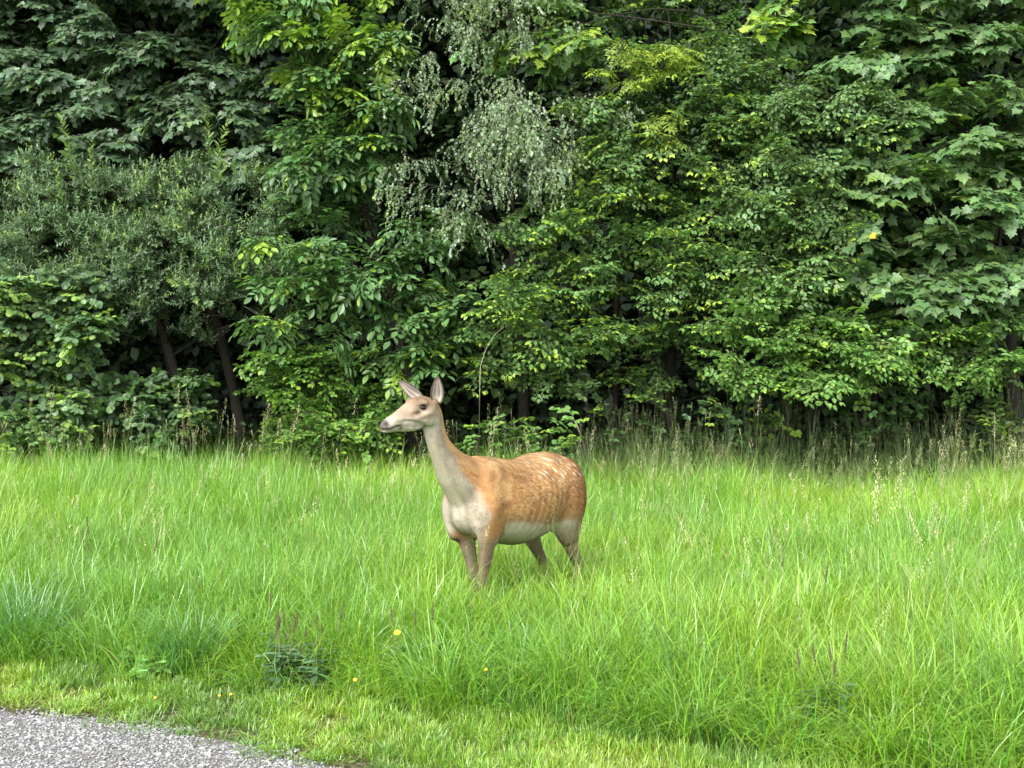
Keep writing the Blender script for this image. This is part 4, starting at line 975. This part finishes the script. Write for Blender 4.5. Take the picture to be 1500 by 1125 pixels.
def build_wood():
    """the wood behind: three kinds of dark tree, copied"""
    rng = np.random.default_rng(9)
    bm = leaf_mat('wood_leaf', trans=.2, rough=.5, gloss=.03)
    protos = []
    for v in range(3):
        r = np.random.default_rng(60 + v); n = 9000; H = 10.5
        z = r.uniform(.6, H, n); cr = 1.9 * np.sin(np.clip((z + 1.0) / (H + 1.5), 0, 1) * np.pi) ** .5 + .3
        a = r.uniform(0, 6.28, n); rr = cr * np.sqrt(r.uniform(.15, 1.1, n)); pos = np.stack([rr * np.cos(a), rr * np.sin(a), z], 1)
        nn = vnoise(pos, 1.1, 70 + v); keep = nn > .36 - .05; pos = pos[keep]; n = len(pos)
        d = np.stack([np.cos(a[keep]), np.sin(a[keep]), -.6 * np.ones(n)], 1) + r.normal(0, .5, (n, 3)); d /= np.linalg.norm(d, axis=1)[:, None]
        up = np.array([0, 0, 1.0]) + r.normal(0, .4, (n, 3)); z_ = up - d * (d * up).sum(1)[:, None]; z_ /= np.linalg.norm(z_, axis=1)[:, None]; y_ = np.cross(z_, d)
        fr = np.stack([d, y_, z_], 2); sz = r.uniform(.13, .22, n); lk = TPL['wide']
        V = (np.einsum('nij,kj->nki', fr * sz[:, None, None], lk[0]) + pos[:, None, :]).reshape(-1, 3); F = (np.arange(n)[:, None, None] * 6 + lk[1][None]).reshape(-1, 3)
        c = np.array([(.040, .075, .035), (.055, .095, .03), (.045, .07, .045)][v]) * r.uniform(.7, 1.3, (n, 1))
        crown = mesh_np('crown', V, F, np.repeat(c, 6, 0), [bm])
        T = catmull([(0, 0, 0), (.08, .02, 1.5), (-.05, .05, 4), (.1, 0, 7), (0, 0, 9.5)], 20); Vt, Ft = tube_arrays(T, np.linspace(.17, .04, 20), 10)
        protos.append((crown, mesh_np('trunk', Vt, Ft, mats=[bark()], smooth=True)))
    where = ['behind the maple at the far left edge', 'between the maple and its slanting trunk', 'behind the walnut', 'behind the birch, left of the ash', 'behind the ash at the top centre',
             'behind the hornbeam crown', 'behind the plum tree', 'behind the sycamore', 'behind the right edge of the sycamore']
    for i in range(9):
        x, y = -8.4 + 16.8 * (i + .5) / 9 + rng.uniform(-.3, .3), 18.6 + rng.uniform(-.5, .5); v = i % 3
        o = empty('wood_tree', (x, y, 0)); o.rotation_euler = (0, 0, rng.uniform(0, 6.28)); s = rng.uniform(.9, 1.1); o.scale = (s, s, s)
        tag(o, 'dark tree deep in the wood ' + where[i], 'tree', 'dark trees deep in the wood')
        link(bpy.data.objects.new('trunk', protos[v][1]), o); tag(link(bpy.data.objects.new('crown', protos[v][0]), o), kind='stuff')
    # farther in the trees read as one mass
    P = []
    for Y, n, hw in ((20.6, 13, 12), (22.4, 13, 13), (24.6, 14, 14), (27, 15, 16), (29.5, 16, 17)):
        for k in range(n): P.append((-hw + 2 * hw * (k + .5) / n + rng.uniform(-.6, .6), Y + rng.uniform(-.6, .6), 0))
    for s_ in (-1, 1):
        for k in range(9): P.append((s_ * (9.5 + rng.uniform(0, 3)), 15.5 + rng.uniform(0, 5), 0))
    P = np.array(P); n = len(P); z0 = np.zeros(n); src = []
    for cr_, tk in protos:
        bm_ = bmesh.new(); bm_.from_mesh(cr_); bm_.from_mesh(tk); me = bpy.data.meshes.new('wood_mass'); bm_.to_mesh(me); bm_.free(); me.materials.append(bm); src.append(me)
    P[:, 2] = -.5
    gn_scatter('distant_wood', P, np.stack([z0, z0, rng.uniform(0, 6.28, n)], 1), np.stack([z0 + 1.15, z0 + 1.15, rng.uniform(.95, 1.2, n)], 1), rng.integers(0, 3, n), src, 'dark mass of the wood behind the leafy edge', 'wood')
    # ground cover in the shade under the trees
    src = []
    for v in range(4):
        r = np.random.default_rng(80 + v); A = Acc(); lk = TPL['wide' if v % 2 else 'oval']
        for q in range(70):
            L = []; p = np.array([r.normal(0, .22), r.normal(0, .22), r.uniform(.02, .55)]); a = r.uniform(0, 6.28)
            leaf_rec(L, p, np.array([math.cos(a), math.sin(a), -.25]), UP + r.normal(0, .35, 3), r.uniform(.05, .10), 0)
            A.add(p + (L[0][1] * L[0][2] @ lk[0].T).T, lk[1], np.array([.045, .095, .03]) * r.uniform(.6, 1.4))
        for q in range(5):
            V, F = tube_arrays(limb_path((0, 0, 0), (r.normal(0, .3), r.normal(0, .3), r.uniform(.3, .7)), r, .1, 5), np.linspace(.004, .0015, 5), 3); A.add(V, F, (.07, .06, .035))
        src.append(A.mesh('cover', [bm]))
    n = 950; x = rng.uniform(-10, 10, n); y = y_hedge(x) + .25 + rng.random(n) ** 1.4 * 5.0; P = np.stack([x, y, g_z(x, y)], 1)
    sc = rng.uniform(.7, 1.4, n)
    gn_scatter('undergrowth', P, np.stack([np.zeros(n), np.zeros(n), rng.uniform(0, 6.28, n)], 1), np.stack([sc, sc, sc * rng.uniform(.7, 1.5, n)], 1), rng.integers(0, 4, n), src, 'dim leafy undergrowth in the shade under the trees', 'undergrowth')
# ------------------------------------------------------------------ small plants in the meadow
def at_px(px, py, Y): return PX(px, py, Y)

def build_small():
    rng = np.random.default_rng(33)
    GM2 = leaf_mat('herb_leaf', trans=.3, rough=.45, gloss=.08); ST = pbr('herb_stem', (.16, .20, .07), .7, (.12, .12, .05)); SP = pbr('brown_spike', (.10, .078, .035), .85, (.06, .05, .022), nscale=60)
    YE = pbr('yellow_petal', (.85, .62, .02), .5, (.78, .50, .01))
    # leafy weeds with brown flower spikes
    def weed(name, label, base, stems, h, leafc, group=None):
        root = empty(name, base); tag(root, label, 'weed', group)
        for k in range(stems):
            a = rng.uniform(0, 6.28); r = rng.uniform(0, .14) * (stems > 1) * (1.5 if stems > 10 else 1); hh = h * rng.uniform(.72, 1.05); b = np.array([r * math.cos(a), r * math.sin(a) * .7, 0]); ln = rng.normal(0, .028, 2)
            t = np.linspace(0, 1, 7); P = np.stack([b[0] + ln[0] * t ** 1.5, b[1] + ln[1] * t ** 1.5, hh * t], 1)
            V, F = tube_arrays(P, np.linspace(.003, .0018, 7), 5); link(bpy.data.objects.new('stem', mesh_np('stem', V, F, mats=[ST], smooth=True)), root)
            A = Acc(); lt = TPL['narrow']
            for q in range(9):
                zf = .12 + .56 * q / 9; p = np.array([np.interp(zf, t, P[:, i]) for i in range(3)]); aa = q * 1.57
                for s in (0, math.pi):
                    dd = np.array([math.cos(aa + s), math.sin(aa + s), .25 - .5 * rng.random()]); L = []
                    leaf_rec(L, p, dd, UP + rng.normal(0, .2, 3), .105 * rng.uniform(.7, 1.15) * (1 - .35 * zf), 0)
                    A.add(p + (L[0][1] * L[0][2] @ lt[0].T).T, lt[1], np.array(leafc) * rng.uniform(.8, 1.25))
            tag(link(bpy.data.objects.new('stem_leaves', A.mesh('stem_leaves', [GM2])), root), kind='stuff')
            m = 14; tt = np.linspace(0, 1, m); d = nrm(P[-1] - P[-2]); L_ = hh * .22; Ps = P[-1] + d * (tt[:, None] - .35) * L_
            rad = .0038 * np.sin(np.clip(tt * .9 + .12, 0, 1) * np.pi) ** .5 * (1 + .35 * np.sin(tt * 50)) + .0008; V, F = tube_arrays(Ps, rad, 7)
            V += (vnoise(V, 160, k)[:, None] - .5) * .004
            link(bpy.data.objects.new('flower_spike', mesh_np('flower_spike', V, F, mats=[SP])), root)
        return root
    p = PX(442, 1015, 5.70); weed('weed', 'dark leafy weed with brown flower spikes at the edge of the tall grass, lower left', (p[0], p[1], 0), 14, .35, (.085, .17, .08), 'weeds with brown spikes')
    p = PX(395, 1000, 5.80); weed('weed', 'weed with thin brown spikes just left of the dark leafy clump', (p[0], p[1], 0), 2, .42, (.10, .20, .08), 'weeds with brown spikes')
    p = PX(1218, 1060, 4.86); weed('weed', 'dark leafy weed with brown spikes in the tall grass at the lower right', (p[0], p[1], 0), 5, .44, (.085, .17, .08), 'weeds with brown spikes')
    p = PX(612, 960, 5.72); weed('weed', 'slender weed with three brown spikes below the deer, right of the yellow flower', (p[0], p[1], 0), 3, .44, (.12, .22, .09), 'weeds with brown spikes')
    p = PX(1195, 900, 6.1); weed('weed', 'single dark spike standing in the grass right of the deer', (p[0], p[1], 0), 1, .52, (.12, .22, .09), 'weeds with brown spikes')
    p = PX(127, 800, 7.6); weed('weed', 'weed with dark spikes in the meadow at the left, behind the tussocks', (p[0], p[1], 0), 3, .58, (.12, .22, .09), 'weeds with brown spikes')
    p = PX(217, 810, 7.5); weed('weed', 'weed with one dark spike in the meadow, left of the deer', (p[0], p[1], 0), 1, .60, (.12, .22, .09), 'weeds with brown spikes')
    # yellow flowers
    def flower(px, py, Y, d, label, npet=5):
        q = PX(px, py, Y); base = (q[0], q[1], 0); root = empty('yellow_flower', base); tag(root, label, 'flower', 'yellow flowers')
        t = np.linspace(0, 1, 5); P = np.stack([.02 * t ** 2, 0 * t, q[2] * t], 1); V, F = tube_arrays(P, np.linspace(.0018, .0012, 5), 4)
        link(bpy.data.objects.new('stem', mesh_np('stem', V, F, mats=[ST])), root)
        V, F = TPL['round']; me = mesh_np('petal', V, F, mats=[YE])
        for k in range(npet):
            a = k * 2 * math.pi / npet + .3; dd = np.array([math.cos(a), math.sin(a), .25]); L = []; leaf_rec(L, P[-1], dd, UP, d * .55, 0)
            o = bpy.data.objects.new('petal', me); M4 = np.eye(4); M4[:3, :3] = Matrix.Rotation(.7, 3, 'X') @ Matrix((L[0][1] * L[0][2]).tolist()); M4[:3, 3] = P[-1]; o.matrix_local = Matrix(M4.tolist()); link(o, root)
    flower(576, 927, 5.55, .032, 'largest yellow flower, in the tall grass below the deer', 6)
    flower(514, 996, 5.45, .020, 'yellow flower beside the dark leafy weed, just inside the tall grass')
    flower(705, 981, 5.30, .018, 'small yellow flower in the tall grass right of the largest one')
    flower(315, 1019, 5.45, .015, 'tiny yellow flower in the mown verge, left one of a pair')
    flower(332, 1017, 5.46, .015, 'tiny yellow flower in the mown verge, right one of a pair')
    flower(221, 1022, 5.42, .013, 'tiny yellow flower in the mown verge at the left, on its own')
    # blue-green tussocks
    GT = leaf_mat('tussock_blade', trans=.3, rough=.38, gloss=.12)
    for (px, py, Y, h, n, lab) in ((38, 985, 6.35, .62, 330, 'blue-green grass tussock at the left edge of the meadow'), (275, 1003, 5.95, .52, 330, 'blue-green grass tussock arching over the verge, left of the dark weed'), (150, 985, 6.25, .40, 180, 'lower blue-green tussock between the two larger ones')):
        q = PX(px, 550, Y); A = Acc(); V, F, C = blades(rng, n, h, .13, .0060, 6, (.05, .5), (.5, 1.7), (.10, .27, .06), .3, (.22, .42, .12), .4, .3); A.add(V, F, C)
        o = bpy.data.objects.new('grass_tussock', A.mesh('grass_tussock', [GT])); o.location = (q[0], Y, 0); link(o); tag(o, lab, 'grass tussock')
    # pale broad-leaved seedling
    q = PX(232, 995, 5.88); tree('seedling', 'pale broad-leaved seedling creeping at the edge of the tall grass, lower left', 'plant', 'bramble', (q[0], q[1], 0), None,
        [(q[0] - .07, q[1] - .12, .08, .05, .7), (q[0] + .08, q[1] - .10, .06, .05, .7)], (.19, .34, .10), None, 0, .5, 30, 60, .01, seed=51)
    # dead stems
    DR = pbr('dry_stem', (.46, .40, .30), .8, (.34, .28, .2))
    A = tr_pts([(703, 560), (706, 530), (715, 505), (728, 487), (738, 480)], 12.9); q = A[0] * [1, 1, 0]
    V, F = tube_arrays(catmull(np.vstack([[A[0][0] - .02, 12.9, .0], A]) - q, 20), np.linspace(.0045, .0015, 20), 6)
    DA = pbr('dead_wood', (.4, .35, .3), .85, attr=True); cdry = lambda V, z0: mixc(np.tile([.06, .05, .03], (len(V), 1)), (.38, .34, .25), sstep(V[:, 2], z0 - .12, z0 + .04))
    o = bpy.data.objects.new('dry_stem', mesh_np('dry_stem', V, F, cdry(V, 1.5), mats=[DA], smooth=True)); o.location = tuple(q); link(o); tag(o, "bare pale stem arching against the dark shrubs, above and right of the deer's head", 'dead stem')
    A = tr_pts([(862, 680), (856, 655), (850, 635), (842, 616)], 13.5); q = A[0] * [1, 1, 0]
    V, F = tube_arrays(np.vstack([[A[0][0], 12.7, .0], A]) - q, [.02, .019, .016, .015, .010], 8); V += (vnoise(V, 40, 2)[:, None] - .5) * .02
    o = bpy.data.objects.new('broken_stump', mesh_np('broken_stump', V, F, cdry(V, .98), mats=[DA], smooth=False)); o.location = tuple(q); link(o); tag(o, "pale broken branch stub leaning in the dark behind the deer's rump", 'branch')
    # thin leaning trunks and bare branches in the gap at the left
    for pts, Y, r, lab in (([(262, 650), (255, 600), (247, 540), (238, 490), (225, 430)], 16.9, .04, 'thin leaning tree trunk in the dark gap, left of the main slanting trunk'),
                           ([(372, 655), (380, 560), (376, 470), (385, 400)], 18.0, .08, 'dim upright trunk in the dark gap, right of the main slanting trunk'),
                           ([(290, 650), (300, 560), (288, 470)], 18.3, .05, 'thin dim trunk deep in the dark gap between the two slanting trunks')):
        A = catmull(tr_pts(pts, Y), 14); q = A[0] * [1, 1, 0]; A = np.vstack([q, A]); V, F = tube_arrays(A - q, np.linspace(r * 1.2, r * .6, len(A)), 9)
        root = empty('sapling', tuple(q)); tag(root, lab, 'tree'); link(bpy.data.objects.new('trunk', mesh_np('trunk', V, F, mats=[bark()], smooth=True)), root)
        for k in range(3):
            s = A[6 + 2 * k]; e = s + np.array([rng.uniform(-1, 1), rng.uniform(-.4, .2), rng.uniform(.1, .6)]); V, F = tube_arrays(limb_path(s, e, rng, .2, 8) - q, np.linspace(.014, .004, 8), 5)
            link(bpy.data.objects.new('branch', mesh_np('branch', V, F, mats=[bark()], smooth=True)), root)
def tr_pts(l, Y): return np.array([PX(a, b, Y) for a, b in l])
for q_ in ((442, 5.55, .23, .14), (1218, 4.74, .14, .18), (576, 5.44, .10, .22), (514, 5.40, .08, .14), (705, 5.25, .08, .16), (232, 5.83, .16, .08), (612, 5.62, .08, .24)):
    KEEP_OUT.append((PX(q_[0], 550, q_[1])[0], q_[1], q_[2], q_[3]))

build_ground()
build_trees()
build_wood()
build_deer()
build_small()
build_grass()
